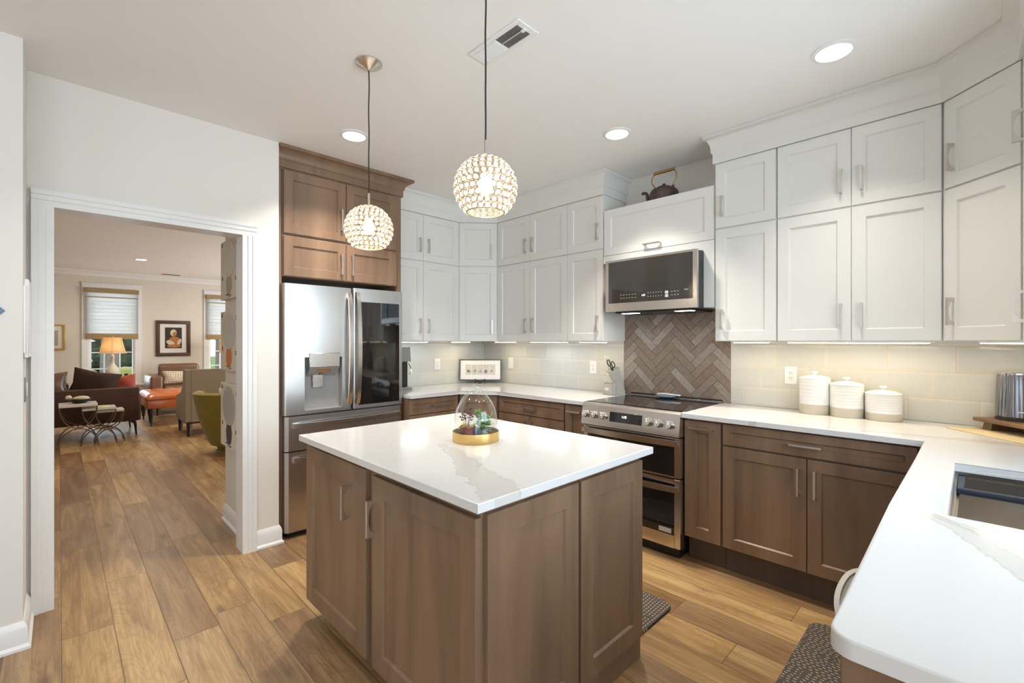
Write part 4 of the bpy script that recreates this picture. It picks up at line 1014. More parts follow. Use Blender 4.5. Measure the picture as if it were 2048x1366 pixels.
# ceiling registers
t = thing('ceiling_vent', 'white ceiling vent behind the nearer pendant cord', 'vent', (1.437, 1.518, CEIL))
m = MB(); m.box(-0.066, -0.168, -0.006, -0.042, 0.168, 0, 0.002); m.box(0.042, -0.168, -0.006, 0.066, 0.168, 0, 0.002); m.box(-0.042, -0.168, -0.006, 0.042, -0.138, 0, 0.002); m.box(-0.042, 0.138, -0.006, 0.042, 0.168, 0, 0.002)
m.build('frame', M_plate, t)
MB().box(-0.042, -0.138, -0.0012, 0.042, 0.138, -0.0004).build('duct', M_dark, t, smooth=False)
m = MB()
for k in range(40):
    yy = -0.134+k*0.00687; tl = 0.0032 if k >= 20 else -0.0032
    m.prism([(yy-tl, -0.0015), (yy-tl+0.0012, -0.0015), (yy+tl+0.0012, -0.0075), (yy+tl, -0.0075)], 'x', -0.042, 0.042)
m.box(-0.001, -0.138, -0.006, 0.001, 0.138, -0.002)
m.build('louvres', M_plate, t, smooth=False)
MB().box(-0.010, -0.150, -0.012, 0.006, -0.128, -0.006, 0.001).build('damper_lever', M_plate, t)
t = thing('ceiling_vent', 'thin dark ceiling vent slot in the living room near the crown moulding', 'vent', (1.62, 11.48, CEIL))
MB().box(-0.17, -0.07, -0.006, 0.17, 0.07, 0, 0.002).build('frame', M_plate, t)
m = MB()
for k in range(9): m.box(-0.15, -0.052+k*0.0125, -0.008, 0.15, -0.046+k*0.0125, -0.0055)
m.build('louvres', M_dark, t, smooth=False)

# ------------------------------------------------------------------ outlets and switches
def outlet(loc_, rz, label, kind='outlet', col=M_plate):
    t = thing('wall_'+kind, label, kind, loc_, rz)
    MB().box(-0.037, -0.006, -0.058, 0.037, 0, 0.058, 0.003).build('plate', col, t)
    if kind == 'outlet':
        MB().box(-0.017, -0.0085, -0.034, 0.017, -0.005, 0.034, 0.002).build('socket', M_plate, t)
        m = MB()
        for s_ in (-1, 1):
            m.box(-0.008, -0.0092, s_*0.017-0.002, -0.0055, -0.0082, s_*0.017+0.007); m.box(0.0055, -0.0092, s_*0.017-0.002, 0.008, -0.0082, s_*0.017+0.007); m.cyl((0, -0.0092, s_*0.017-0.008), (0, -0.0082, s_*0.017-0.008), 0.0025, 8)
        m.build('slots', M_dark, t, smooth=False)
    else:
        MB().box(-0.016, -0.010, -0.033, 0.016, -0.005, 0.033, 0.003).build('rocker', M_plate, t)
outlet((2.780, YW-0.0085, 1.142), 0, 'white double outlet on the back wall left of the framed print')
outlet((XW-0.0085, 3.480, 1.147), -90, 'white switch plate right of the framed print', 'switch')
outlet((XW-0.0085, 2.420, 1.142), -90, 'white double outlet left of the knife block')
outlet((XW-0.0085, 0.853, 1.152), -90, 'ivory double outlet left of the tallest canister')
# on the short return wall at the far left
t = thing('wall_box', 'tall white box on the short wall beside the doorway, above the switch', 'wall box', (-0.115, 3.20, 1.30), 90)
MB().box(-0.165, -0.018, 0.0, 0.165, 0, 0.36, 0.004).build('cover', M_plate, t)
MB().box(-0.20, -0.010, 0.02, -0.16, 0, 0.33, 0.003).build('side_rail', M_plate, t)
outlet((-0.1155, 3.14, 1.15), 90, 'white wall switch on the short wall left of the doorway', 'switch', M_grey)
o = MB().box(-0.045, -0.008, -0.045, 0.045, 0, 0.045, 0.002).xform(Matrix.Translation((-0.232, YN-0.001, 1.510)) @ Matrix.Rotation(R(45), 4, 'Y')).build('wall_tile_art', M_bluetile)
tag(o, 'small blue diamond-shaped wall piece at the far left edge', 'wall decor')

# ------------------------------------------------------------------ counter objects
def canister(x, y, r, h, split, label):
    t = thing('canister', label, 'canister', (x, y, CZ+0.0005), 0, 'stoneware canisters')
    MB().lathe([(0, 0.0), (r*0.97, 0), (r, 0.004), (r, split)], seg=44).build('base_band', M_ceram_b, t)
    P = [(r, split)]; n = 7
    for k in range(n):
        z0 = split+(h-split)*k/n; z1 = split+(h-split)*(k+1)/n
        P += [(r*1.002, z0+0.002), (r*1.002, z1-0.003), (r*0.994, z1-0.0012)]
    P += [(r*1.0, h), (0, h)]
    MB().lathe(P, seg=44).build('body', M_ceram, t)
    l = MB().lathe([(r*1.01, h+0.0005), (r*1.015, h+0.006), (r*0.93, h+0.012), (r*0.5, h+0.022), (r*0.2, h+0.026), (0, h+0.026)], seg=44).build('lid', M_ceram, t)
    MB().lathe([(0.010, h+0.024), (0.010, h+0.031), (0.018, h+0.038), (0.018, h+0.044), (0.012, h+0.049), (0, h+0.050)], seg=24).build('knob', M_ceram, l)
canister(3.335, 0.699, 0.082, 0.212, 0.060, 'tallest white and tan canister, leftmost of the three')
canister(3.328, 0.536, 0.083, 0.184, 0.055, 'medium white and tan canister in the middle of the three')
canister(3.330, 0.366, 0.084, 0.144, 0.042, 'shortest white and tan canister, rightmost of the three')

# riser board, kettle, runner in the right corner
ang = math.degrees(math.atan2(-0.66, -0.75))
t = thing('table_runner', 'woven burlap runner under the wooden riser', 'runner', (3.245, 0.105, CZ+0.0005), ang)
MB().box(0, 0, 0, 0.55, 0.24, 0.003).build('cloth', M_burlap, t, smooth=False)
t = thing('serving_riser', 'low wooden riser board holding the electric kettle', 'serving board', (3.325, 0.010, CZ+0.004), ang)
MB().box(0, 0, 0.038, 0.46, 0.20, 0.056, 0.003).build('board', M_walnut, t)
for xx in (0.03, 0.38):
    MB().prism([(xx, 0), (xx+0.045, 0), (xx+0.055, 0.038), (xx+0.012, 0.038)], 'y', 0.02, 0.18).build('foot', M_walnut, t, smooth=False)
t = thing('electric_kettle', 'ribbed dark steel electric kettle at the right edge', 'kettle', (3.332, -0.150, CZ+0.0605), -20)
P = [(0.078, 0.014), (0.080, 0.02), (0.078, 0.12), (0.074, 0.215), (0.072, 0.225), (0, 0.228)]
m = MB(); seg = 96; rings = []
for r_, z in P[:-1]: rings.append([m.bm.verts.new(((r_+0.0008*(k % 2))*math.cos(2*PI*k/seg), (r_+0.0008*(k % 2))*math.sin(2*PI*k/seg), z)) for k in range(seg)])
for a_, b_ in zip(rings[:-1], rings[1:]):
    for k in range(seg): m.bm.faces.new((a_[k], a_[(k+1) % seg], b_[(k+1) % seg], b_[k]))
m.bm.faces.new(rings[-1])
m.build('body', M_ribs, t, ang=15)
MB().lathe([(0, 0), (0.081, 0), (0.081, 0.012), (0.078, 0.0135), (0, 0.0135)], seg=48).build('power_base', M_black, t)
MB().lathe([(0.0745, 0.224), (0.0745, 0.231), (0.05, 0.236), (0, 0.236)], seg=48).build('lid', M_chrome, t)
m = MB(); m.prism([(-0.085, 0.222), (-0.068, 0.224), (-0.068, 0.200)], 'x', -0.012, 0.012); m.xform(Matrix.Rotation(R(-52), 4, 'Z')); m.build('spout', M_chrome, t)
m = MB(); m.stube([(0.07, 0, 0.21), (0.115, 0, 0.205), (0.125, 0, 0.15), (0.118, 0, 0.09), (0.078, 0, 0.06)], 0.011, 10); m.xform(Matrix.Rotation(R(-20), 4, 'Z')); m.build('handle', M_black, t)
m = MB(); m.box(-0.022, -0.0815, 0.044, 0.018, -0.0795, 0.049); m.xform(Matrix.Rotation(R(-58), 4, 'Z')); m.build('nameplate', M_plate, t, smooth=False)

# framed print on its stand in the far corner
t = thing('framed_print', 'wide framed print of five small pictures standing in the counter corner', 'framed picture', (3.202, 3.718, CZ+0.028), -44.7)
m = MB(); W_, H_ = 0.450, 0.228
for (x0, z0, x1_, z1_) in ((-W_/2, 0.012, -W_/2+0.012, H_-0.012), (W_/2-0.012, 0.012, W_/2, H_-0.012), (-W_/2, 0, W_/2, 0.012), (-W_/2, H_-0.012, W_/2, H_)): m.box(x0, -0.010, z0, x1_, 0.010, z1_, 0.002)
tilt = Matrix.Rotation(R(-8), 4, 'X')
m.xform(tilt); m.build('frame', M_pewter, t)
m = MB().box(-W_/2+0.01, -0.004, 0.01, W_/2-0.01, 0.004, H_-0.01); m.xform(tilt); m.build('mount', M_plate, t, smooth=False)
M_pale = solid('pale_print', (0.62, 0.58, 0.53), 0.7, var=0.2, vs=40)
for k in range(5):
    m = MB().box(-0.160+k*0.0645, -0.0052, 0.062, -0.160+k*0.0645+0.060, -0.0038, 0.172); m.xform(tilt); p_ = m.build('picture', M_pale, t, smooth=False)
    m = MB()
    for q in range(7): m.box(-0.148+k*0.0615+random.uniform(0, 0.038), -0.0058, 0.075+random.uniform(0, 0.035), -0.138+k*0.0615+random.uniform(0, 0.038), -0.005, 0.09+random.uniform(0, 0.03))
    m.xform(tilt); m.build('ink', M_art_grey, p_, smooth=False)
t = thing('picture_stand', 'small black iron easel holding the framed print', 'stand', (3.179, 3.695, CZ+0.0005), -44.7)
m = MB()
for s_ in (-1, 1):
    m.tube([(s_*0.006, -0.01, 0.0), (s_*0.012, -0.012, 0.022), (s_*0.035, -0.012, 0.030), (s_*0.050, -0.012, 0.018), (s_*0.056, -0.014, 0.0)], 0.0045, 8)
    m.tube([(s_*0.045, -0.010, 0.026), (s_*0.048, -0.016, 0.042), (s_*0.054, -0.016, 0.050)], 0.0042, 8)
m.box(-0.052, -0.014, 0.022, 0.052, -0.004, 0.029, 0.002)
m.build('easel', M_iron, t)

# coffee maker, mostly behind the refrigerator
t = thing('coffee_maker', 'black and grey coffee maker peeking out beside the refrigerator', 'coffee maker', (2.22, 3.74, CZ+0.0005), 0)
MB().box(-0.10, -0.08, 0.0, 0.105, 0.12, 0.022, 0.004).build('base', M_grey, t)
MB().box(-0.10, -0.02, 0.022, 0.095, 0.12, 0.27, 0.008).build('tower', M_black, t)
MB().prism([(-0.10, 0.26), (0.096, 0.26), (0.086, 0.395), (-0.10, 0.395)], 'y', -0.07, 0.12).build('reservoir', M_grey, t, smooth=False)
m = MB(); m.tube([(0.07, -0.075, 0.245), (0.088, -0.08, 0.20), (0.092, -0.08, 0.15), (0.07, -0.08, 0.145)], 0.006, 8); m.build('lever', M_chrome, t)

# knife block with its knives
BK = thing('knife_block', 'grey wooden knife block with ivory handled knives beside the range', 'knife block', (3.262, 2.168, CZ+0.0005), -108)
MB().box(-0.052, 0.0, 0, 0.052, 0.055, 0.092, 0.003).build('front_step', M_block, BK)
MB().prism([(0.055, 0), (0.150, 0), (0.150, 0.03), (0.085, 0.235), (0.035, 0.195), (0.0565, 0.10)], 'x', -0.052, 0.052).build('main_body', M_block, BK, smooth=False)
MB().box(-0.026, -0.001, 0.035, 0.022, 0.0005, 0.058).build('label_plate', M_plate, BK, smooth=False)
BM = Matrix.Translation(BK.location) @ Matrix.Rotation(R(-108), 4, 'Z')
def knife(lx, ly, lz, L, th, label, r=0.0085, lean=-20):
    # handle axis leans towards -y (out of the block front)
    wv = BM @ Vector((lx, ly, lz))
    o = thing('kitchen_knife', label, 'knife', wv, -108, 'ivory handled knives in the block')
    M = Matrix.Rotation(R(lean), 4, 'X')
    MB().box(-0.0012, -0.007, -0.03, 0.0012, 0.007, 0.006).xform(M).build('blade', M_chrome, o, smooth=False)
    MB().tube([(0, 0, 0.004), (0, 0.001, L*0.3), (0, -0.001, L*0.7), (0, 0.003, L)], [r*0.85, r*0.9, r*0.85, r*1.05], 10, flat=0.7).xform(M).build('grip', M_handle, o)
    m = MB()
    for q in (0.25, 0.5, 0.75): m.cyl((-r, 0.0, L*q), (r, 0.0, L*q), 0.0022, 8)
    m.xform(M).build('rivets', M_chrome, o)
for k in range(6):
    knife(-0.043+k*0.0170, 0.022, 0.094, 0.100, 0, ('leftmost', 'second from left', 'third from left', 'third from right', 'second from right', 'rightmost')[k]+' steak knife in the low front row of the knife block', 0.0065, 30)
knife(-0.034, 0.048, 0.205, 0.120, 0, 'long ivory knife standing highest at the back left of the block', 0.0105, 20)
knife(-0.006, 0.052, 0.210, 0.115, 0, 'ivory knife standing high in the middle back of the block', 0.0105, 20)
knife(0.040, 0.068, 0.225, 0.040, 0, 'short ivory knife handle at the back right of the block', 0.0105, 20)
o = thing('kitchen_scissors', 'black handled scissors stuck in the knife block', 'scissors', BM @ Vector((0.022, 0.040, 0.205)), -108)
m = MB(); Mx = Matrix.Rotation(R(16), 4, 'X')
for s_, zz in ((-1, 0.062), (1, 0.050)):
    m.tube([(s_*0.026+0.019*math.cos(a), 0, zz+0.026*math.sin(a)) for a in [2*PI*k/20 for k in range(20)]], 0.0045, 8, closed=True); m.tube([(s_*0.016, 0, zz-0.018), (s_*0.004, 0, 0.0), (0, 0, -0.01)], 0.005, 8)
m.xform(Mx).build('handles', M_black, o); MB().box(-0.006, -0.0015, -0.03, 0.006, 0.0015, 0.004).xform(Mx).build('blades', M_chrome, o, smooth=False)

# copper kettle on the bridge cabinet
t = thing('copper_kettle', 'old dark copper kettle with brass handle on the cabinet above the microwave', 'kettle', (3.255, 1.655, 2.4185), -90)
MB().lathe([(0, 0), (0.098, 0), (0.104, 0.006), (0.107, 0.06), (0.103, 0.085), (0.088, 0.105), (0.062, 0.116), (0.058, 0.120), (0.045, 0.126), (0, 0.130)], seg=40).build('body', M_copper, t)
MB().lathe([(0, 0.129), (0.007, 0.129), (0.007, 0.136), (0.013, 0.142), (0.010, 0.150), (0, 0.152)], seg=16).build('lid_knob', M_copper, t)
m = MB(); m.stube([(-0.092, 0, 0.030), (-0.122, 0, 0.040), (-0.134, 0, 0.070), (-0.142, 0, 0.100), (-0.160, 0, 0.116), (-0.183, 0, 0.112)], [0.022, 0.018, 0.014, 0.0115, 0.010, 0.011], 12); m.build('spout', M_copper, t)
m = MB(); m.stube([(-0.072, 0, 0.112), (-0.075, 0, 0.140), (-0.098, 0, 0.172), (-0.096, 0, 0.215), (-0.076, 0, 0.240)], 0.0045, 8); m.stube([(0.072, 0, 0.112), (0.075, 0, 0.140), (0.098, 0, 0.172), (0.096, 0, 0.215), (0.076, 0, 0.240)], 0.0045, 8); m.build('handle_arms', M_brass, t)
MB().cyl((-0.082, 0, 0.243), (0.082, 0, 0.243), 0.0115, 16).build('handle_grip', M_brass, t)
for s_ in (-1, 1): MB().box(s_*0.072-0.009, -0.007, 0.098, s_*0.072+0.009, 0.007, 0.124, 0.002).build('handle_lug', M_copper, t)

# glass cloche with plants on the island
cx, cy, cz = 1.384, 1.640, 0.9145
t = thing('glass_cloche', 'bottle-shaped glass cloche on a gold base on the island', 'cloche', (cx, cy, cz))
MB().lathe([(0, 0), (0.108, 0), (0.109, 0.002), (0.109, 0.045), (0.1045, 0.045), (0.1045, 0.012), (0, 0.012)], seg=56).build('base', M_gold, t)
P = [(0.1025, 0.0135), (0.103, 0.06), (0.101, 0.10), (0.0975, 0.122), (0.092, 0.142), (0.084, 0.163), (0.073, 0.184), (0.060, 0.202), (0.047, 0.217), (0.0365, 0.2315), (0.030, 0.245), (0.0285, 0.256), (0.0305, 0.260)]
Q = [(r_-0.0022, z) for r_, z in P[::-1]]
MB().lathe(P+Q, seg=56).build('glass_dome', M_glass, t, ang=60)
def leaf_burst(m, c, n, L, wd, up=0.6, curl=0.3):
    for k in range(n):
        a = random.uniform(0, 2*PI); e = random.uniform(up*0.3, up*1.6); d = Vector((math.cos(a)*math.cos(e), math.sin(a)*math.cos(e), math.sin(e)))
        s_ = d.cross(Vector((0, 0, 1))); s_ = s_.normalized() if s_.length > 0.01 else Vector((1, 0, 0)); ll = L*random.uniform(0.6, 1.1); p = Vector(c); nrm = d.cross(s_)
        pts = []
        for q, wq in ((0, 0.25), (0.35, 1), (0.7, 0.8), (1, 0.0)):
            b = p+d*ll*q+Vector((0, 0, -curl*ll*q*q)); pts.append((b-s_*wd*wq/2, b+s_*wd*wq/2, b+nrm*wd*0.12*wq))
        for u, v in zip(pts[:-1], pts[1:]):
            m.face([u[0], u[2], v[2], v[0]]); m.face([u[2], u[1], v[1], v[2]])
    bmesh.ops.remove_doubles(m.bm, verts=m.bm.verts, dist=1e-5)
rt = Vector((0.711, -0.703, 0)); fw = Vector((0.703, 0.711, 0)); zz = Vector((0, 0, cz+0.0125)); cc = Vector((cx, cy, 0))
p = cc-rt*0.036-fw*0.028+zz
t = thing('potted_plant', 'small red pot with yellow and maroon leaves inside the cloche', 'plant', p)
MB().lathe([(0, 0), (0.030, 0), (0.034, 0.01), (0.037, 0.058), (0.033, 0.058), (0.031, 0.048), (0, 0.048)], seg=28).build('pot', M_pot, t)
m = MB(); leaf_burst(m, (0, 0, 0.050), 24, 0.064, 0.026, 0.35, 0.25); m.build('yellow_leaves', M_yleaf, t)
m = MB()
for k in range(11):
    a = 2*PI*k/11+random.uniform(-0.2, 0.2); q = random.uniform(0.012, 0.036); z = random.uniform(0.090, 0.140); e_ = Vector((q*math.cos(a), q*math.sin(a), z))
    m.tube([(0.003*math.cos(a), 0.003*math.sin(a), 0.046), (e_.x*0.5, e_.y*0.5, z*0.7), e_], 0.0009, 5)
    for c_ in (e_, Vector((e_.x*0.75, e_.y*0.75, z*0.86))): leaf_burst(m, c_, 7, 0.014, 0.010, 0.6, 0.1)
m.build('maroon_leaves', M_pleaf, t)
p = cc+rt*0.026+fw*0.012+zz
t = thing('potted_plant', 'bushy green succulent in a small dark pot inside the cloche', 'plant', p)
MB().lathe([(0, 0), (0.028, 0), (0.033, 0.03), (0.030, 0.03), (0.028, 0.024), (0, 0.024)], seg=24).build('pot', M_soil, t)
m = MB(); leaf_burst(m, (0, 0, 0.024), 40, 0.060, 0.018, 0.8, 0.30)
for c_ in ((-0.020, -0.010, 0.085), (-0.012, 0.008, 0.108), (0.010, -0.012, 0.085), (0.026, -0.004, 0.078), (-0.026, -0.014, 0.060), (0.004, -0.02, 0.060), (0.030, -0.010, 0.050)): leaf_burst(m, c_, 44, 0.032, 0.017, 0.9, 0.15)
for c_ in ((-0.020, -0.010, 0.085), (-0.012, 0.008, 0.108), (0.010, -0.012, 0.085), (0.026, -0.004, 0.078)): m.tube([(0, 0, 0.022), (c_[0]*0.6, c_[1]*0.6, c_[2]*0.6), c_], 0.0014, 6)
m.build('foliage', M_leaf, t)
m = MB(); leaf_burst(m, (0.010, -0.020, 0.034), 26, 0.036, 0.020, 0.4, 0.3); m.build('lower_leaves', M_leaf2, t)
p = cc+rt*0.004-fw*0.050+zz
t = thing('glass_figure', 'small blue glass figure standing between the plants in the cloche', 'figurine', p)
MB().lathe([(0, 0), (0.008, 0), (0.008, 0.012), (0.006, 0.03), (0.008, 0.045), (0.005, 0.055), (0, 0.058)], seg=14).build('figure', M_blue, t)

# ------------------------------------------------------------------ floor mats, stool
def mat_rug(x0, x1, y0, y1, label, rz=0):
    t = thing('kitchen_mat', label, 'mat', ((x0+x1)/2, (y0+y1)/2, 0.0005), rz)
    a, b = abs(x1-x0)/2, abs(y1-y0)/2
    if rz: a, b = b, a
    m = MB(); slab(m, rounded([(-a, -b), (a, -b), (a, b), (-a, b)], 0.05, 6), 0, 0.014, 0.008); m.build('mat_pad', M_mat, t)
mat_rug(1.830, 2.265, 1.095, 1.98, 'dark woven mat between island and range')
mat_rug(1.50, 2.62, 0.145, 0.560, 'dark dashed mat in front of the sink cabinets', 90)
t = thing('counter_stool', 'white moulded stool tucked under the near counter edge', 'stool', (1.44, 0.095, 0))
m = MB(); n = 30; prof = []
rim = []; low = []
for k in range(n+1):
    a = R(-10)+R(200)*k/n
    u, v = math.cos(a), math.sin(a); e = 2.6
    sc = (abs(u)**e+abs(v)**e)**(-1/e)
    hgt = 0.60+0.155*max(0, math.sin(max(0, min(PI, a))))**0.5
    rim.append((0.25*u*sc, 0.152*v*sc, hgt)); low.append((0.20*u*sc, 0.125*v*sc, 0.545))
V = lambda p: m.bm.verts.new(p)
ro = [V(p) for p in rim]; lo_ = [V(p) for p in low]; ri = [V((p[0]*0.93, p[1]*0.93, p[2]-0.002)) for p in rim]; li = [V((p[0]*0.93, p[1]*0.93, p[2]+0.012)) for p in low]
for k in range(n):
    m.bm.faces.new((ro[k], ro[k+1], lo_[k+1], lo_[k])); m.bm.faces.new((ri[k+1], ri[k], li[k], li[k+1])); m.bm.faces.new((ro[k+1], ro[k], ri[k], ri[k+1])); m.bm.faces.new((lo_[k], lo_[k+1], li[k+1], li[k]))
m.build('shell_back', M_whiteshell, t, ang=50)
m = MB(); m.bm.faces.new([m.bm.verts.new((p[0]*0.965, p[1]*0.965, p[2]-0.004)) for p in rim]); m.build('inner_lining', M_whiteshell, t, smooth=False)
MB().lathe([(0, 0.535), (0.17, 0.54), (0.185, 0.555), (0.17, 0.572), (0, 0.566)], seg=32, sy=0.70).build('seat', M_whiteshell, t)
for sx in (-1, 1):
    for sy in (-1, 1): MB().tube([(sx*0.11, sy*0.07, 0.54), (sx*0.17, sy*0.11, 0.0)], [0.014, 0.011], 10).build('leg', M_walnut, t)

# ------------------------------------------------------------------ hall: three canvases
def canvas(z0, z1, kind, label):
    y0, y1 = 3.70, 4.20 if False else 4.085
    y0 = 3.60; t = thing('canvas_painting', label, 'painting', (0.9195, (y0+y1)/2, z0), -90, 'canvases in the hall')
    w2 = (y1-y0)/2; h = z1-z0
    MB().box(-w2, -0.034, 0, w2, 0, h, 0.003).build('canvas', M_canvas, t)
    m = MB(); m.lathe([(0, 0), (1, 0), (1, 1), (0, 1)], seg=36); 
    m.xform(Matrix.Translation((0.0, -0.034, h*0.66)) @ Matrix.Rotation(R(90), 4, 'X') @ Matrix.Diagonal((w2*0.72, h*0.30, 0.003, 1)))
    m.build('textured_crown', M_art_silver, t)
    P = [(-0.045, 0.08), (-0.068, 0.16), (-0.075, 0.26), (-0.055, 0.36), (-0.066, 0.40), (0.066, 0.40), (0.055, 0.36), (0.075, 0.26), (0.068, 0.16), (0.045, 0.08)]
    m = MB().prism([(u*w2*4.2, v*h) for u, v in P], 'y', -0.0365, -0.034); m.build('vase_shape', {'o': M_art_orange, 'c': M_art_char, 'g': M_art_grey}[kind], t, smooth=False)
    m = MB(); m.box(-0.09, -0.0362, h*0.065, 0.02, -0.034, h*0.078); m.box(-0.03, -0.0362, h*0.045, 0.07, -0.034, h*0.055); m.box(0.0, -0.0362, h*0.025, 0.04, -0.034, h*0.033)
    for u, v in ((-0.20, 0.9), (0.2, 0.84), (-0.19, 0.33), (0.19, 0.27)): m.box(u*w2*4-0.008, -0.0362, v*h, u*w2*4+0.008, -0.034, v*h+0.03)
    m.build('brush_marks', M_art_char, t, smooth=False)
canvas(1.690, 2.130, 'g', 'topmost of three canvases by the doorway, silver tree over grey vase')
canvas(1.160, 1.600, 'o', 'middle of three canvases by the doorway, with an orange vase')
canvas(0.590, 1.065, 'c', 'lowest of three canvases by the doorway, with a charcoal vase')

# ------------------------------------------------------------------ living room
# sofa seen from behind
SB = 8.65
t = thing('sofa', 'dark brown leather sofa seen from behind, with cushions piled on it', 'sofa', (-0.20, 9.1, 0))
sx = lambda v: v+0.20
MB().box(sx(-1.35), SB-9.1, 0.215, sx(0.845), SB-9.1+0.16, 0.705, 0.018, 3).build('backrest', M_leather_d, t)
MB().box(sx(-1.35), SB-9.1+0.16, 0.215, sx(0.845), 0.50, 0.40, 0.02, 2).build('seat_base', M_leather_d, t)
for a, b in ((-1.35, -1.19), (0.70, 0.865)): MB().box(sx(a), SB-9.1+0.05, 0.215, sx(b), 0.50, 0.60, 0.02, 2).build('arm', M_leather_d, t)
for a, b in ((-1.18, -0.25), (-0.24, 0.69)): MB().box(sx(a), -0.28, 0.40, sx(b), 0.52, 0.50, 0.03, 3).build('seat_cushion', M_leather_d, t)
for xx in (-1.28, 0.80):
    for yy in (SB-9.1+0.06, 0.44):
        MB().tube([(sx(xx)-0.03, yy, 0.22), (sx(xx), yy, 0.17), (sx(xx)+0.012, yy, 0.0)], [0.035, 0.018, 0.010], 8).build('leg', M_espresso, t)
def rot(x=0, y=0, z=0): return (Matrix.Rotation(R(z), 3, 'Z') @ Matrix.Rotation(R(y), 3, 'Y') @ Matrix.Rotation(R(x), 3, 'X'))
def cushion(label, c, w_, h, th, r_, mat, name='throw_pillow'):
    t = thing(name, label, 'pillow', (c[0], c[1], c[2]), 0)
    MB().pillow((0, 0, 0), w_, h, th, r_).build('cover', mat, t, ang=180)
M_cush = solid('brown_cushion_leather', (0.105, 0.050, 0.030), 0.3, var=0.25, vs=14, bump=0.12, bs=120)
M_cush2 = solid('dark_velvet_cushion', (0.040, 0.021, 0.014), 0.7, var=0.3, vs=14, Specular_IOR_Level=0.1)
cushion('shiny brown leather cushion at the left end of the sofa back', (-0.16, 9.02, 0.735), 0.52, 0.40, 0.22, rot(-14, -4), M_cush)
cushion('dark brown slouching cushion in the middle of the sofa back', (0.37, 9.04, 0.735), 0.54, 0.44, 0.20, rot(-12, 14), M_cush2)
cushion('rust red throw pillow at the right end of the sofa', (0.70, 9.22, 0.69), 0.34, 0.34, 0.15, rot(-10, -6), M_red)
# nesting tables
def nest(x0, x1, y0, y1, zt, label, k):
    t = thing('nesting_table', label, 'side table', ((x0+x1)/2, (y0+y1)/2, 0), 0, 'nesting tables')
    a, b = (x1-x0)/2, (y1-y0)/2
    MB().box(-a, -b, zt-0.032, a, b, zt, 0.003).build('tabletop', M_marble, t)
    for yy in (-b+0.012, b-0.012):
        m = MB(); hm = (zt-0.03)*0.47; n = 16
        m.tube([(a*0.97*math.cos(PI+PI*q/n), yy, zt-0.034+(zt-0.034-hm)*math.sin(PI+PI*q/n)*0.98) for q in range(n+1)], 0.0075, 8)
        m.tube([(a*1.05*math.cos(PI*q/n), yy, hm*math.sin(PI*q/n)*0.98) for q in range(n+1)], 0.0075, 8)
        m.build('curved_leg', M_bronze, t)
    MB().cyl((0, -b+0.01, (zt-0.03)*0.465), (0, b-0.01, (zt-0.03)*0.465), 0.006, 8).build('stretcher', M_bronze, t)
nest(-0.005, 0.365, 8.18, 8.56, 0.555, 'tallest nesting table, holding the dark bowl', 0)
nest(0.215, 0.555, 8.22, 8.52, 0.490, 'middle nesting table, holding the woven coaster', 1)
nest(0.350, 0.640, 8.26, 8.49, 0.448, 'lowest nesting table, rightmost behind the sofa', 2)
t = thing('bowl', 'dark oval bowl on the tallest nesting table', 'bowl', (0.195, 8.38, 0.5555))
MB().lathe([(0, 0), (0.05, 0.0), (0.09, 0.02), (0.125, 0.055), (0.118, 0.055), (0.085, 0.026), (0, 0.012)], seg=32, sy=0.75).build('dish', M_iron, t)
t = thing('seashell', 'cream shell lying in the dark bowl', 'shell', (0.19, 8.38, 0.60))
m = MB(); m.blob((-0.10, 0, 0.035), (0.035, 0.03, 0.03), 12, 8, 0.08); m.blob((0.02, 0, 0.02), (0.085, 0.05, 0.03), 14, 8, 0.06); m.build('shell', M_art_cream, t)
o = MB().lathe([(0, 0), (0.085, 0), (0.085, 0.006), (0.07, 0.010), (0, 0.008)], (0.41, 8.36, 0.4905), seg=28).build('coaster', M_burlap); tag(o, 'round tan coaster on the middle nesting table', 'coaster')
# end table, lamp, candle glass by the window
TX, TY = 0.70, 11.35
t = thing('end_table', 'dark round end table under the glowing lamp by the window', 'side table', (TX, TY, 0))
MB().lathe([(0, 0.635), (0.27, 0.635), (0.275, 0.648), (0.27, 0.66), (0, 0.66)], seg=40).build('tabletop', M_espresso, t)
for k in range(3): a = R(-20+120*k); MB().box(-0.03, -0.012, 0, 0.03, 0.012, 0.64).xform(Matrix.Translation((0.20*math.cos(a), 0.20*math.sin(a), 0)) @ Matrix.Rotation(a, 4, 'Z')).build('leg', M_espresso, t, smooth=False)
def lamp(x, y, z, label, rt_, rb, zs0, zs1, body, mat, drum=False, pw=5):
    t = thing('table_lamp', label, 'lamp', (x, y, z))
    MB().lathe(body, seg=36).build('base', mat, t)
    MB().cyl((0, 0, body[-1][1]-0.01), (0, 0, zs1+0.02), 0.006, 8).build('harp_stem', M_gilt, t)
    n = 8; P = []
    for k in range(n+1):
        u = k/n; P.append((rb+(rt_-rb)*(u**(0.75 if not drum else 1)), zs0+(zs1-zs0)*u))
    sh = MB().lathe(P+[(r_-0.003, zq) for r_, zq in P[::-1]], seg=40).build('lamp_shade', M_lampshade, t)
    if not drum:
        m = MB()
        for k in range(6): a = 2*PI*k/6+0.4; m.tube([((r_+0.001)*math.cos(a), (r_+0.001)*math.sin(a), zq) for r_, zq in P], 0.0025, 6)
        m.build('shade_piping', M_gilt, sh)
    MB().lathe([(0, zs1+0.015), (0.010, zs1+0.02), (0.006, zs1+0.035), (0, zs1+0.04)], seg=12).build('finial', M_gilt, t)
    MB().blob((0, 0, (zs0+zs1)/2-0.02), (0.03, 0.03, 0.04), 12, 8).build('bulb', emit('lamp_bulb', (1, 0.82, 0.55), 12), t)
    point('table_lamp_light', (x, y, z+(zs0+zs1)/2-0.02), 0.05, pw, (1.0, 0.72, 0.42))
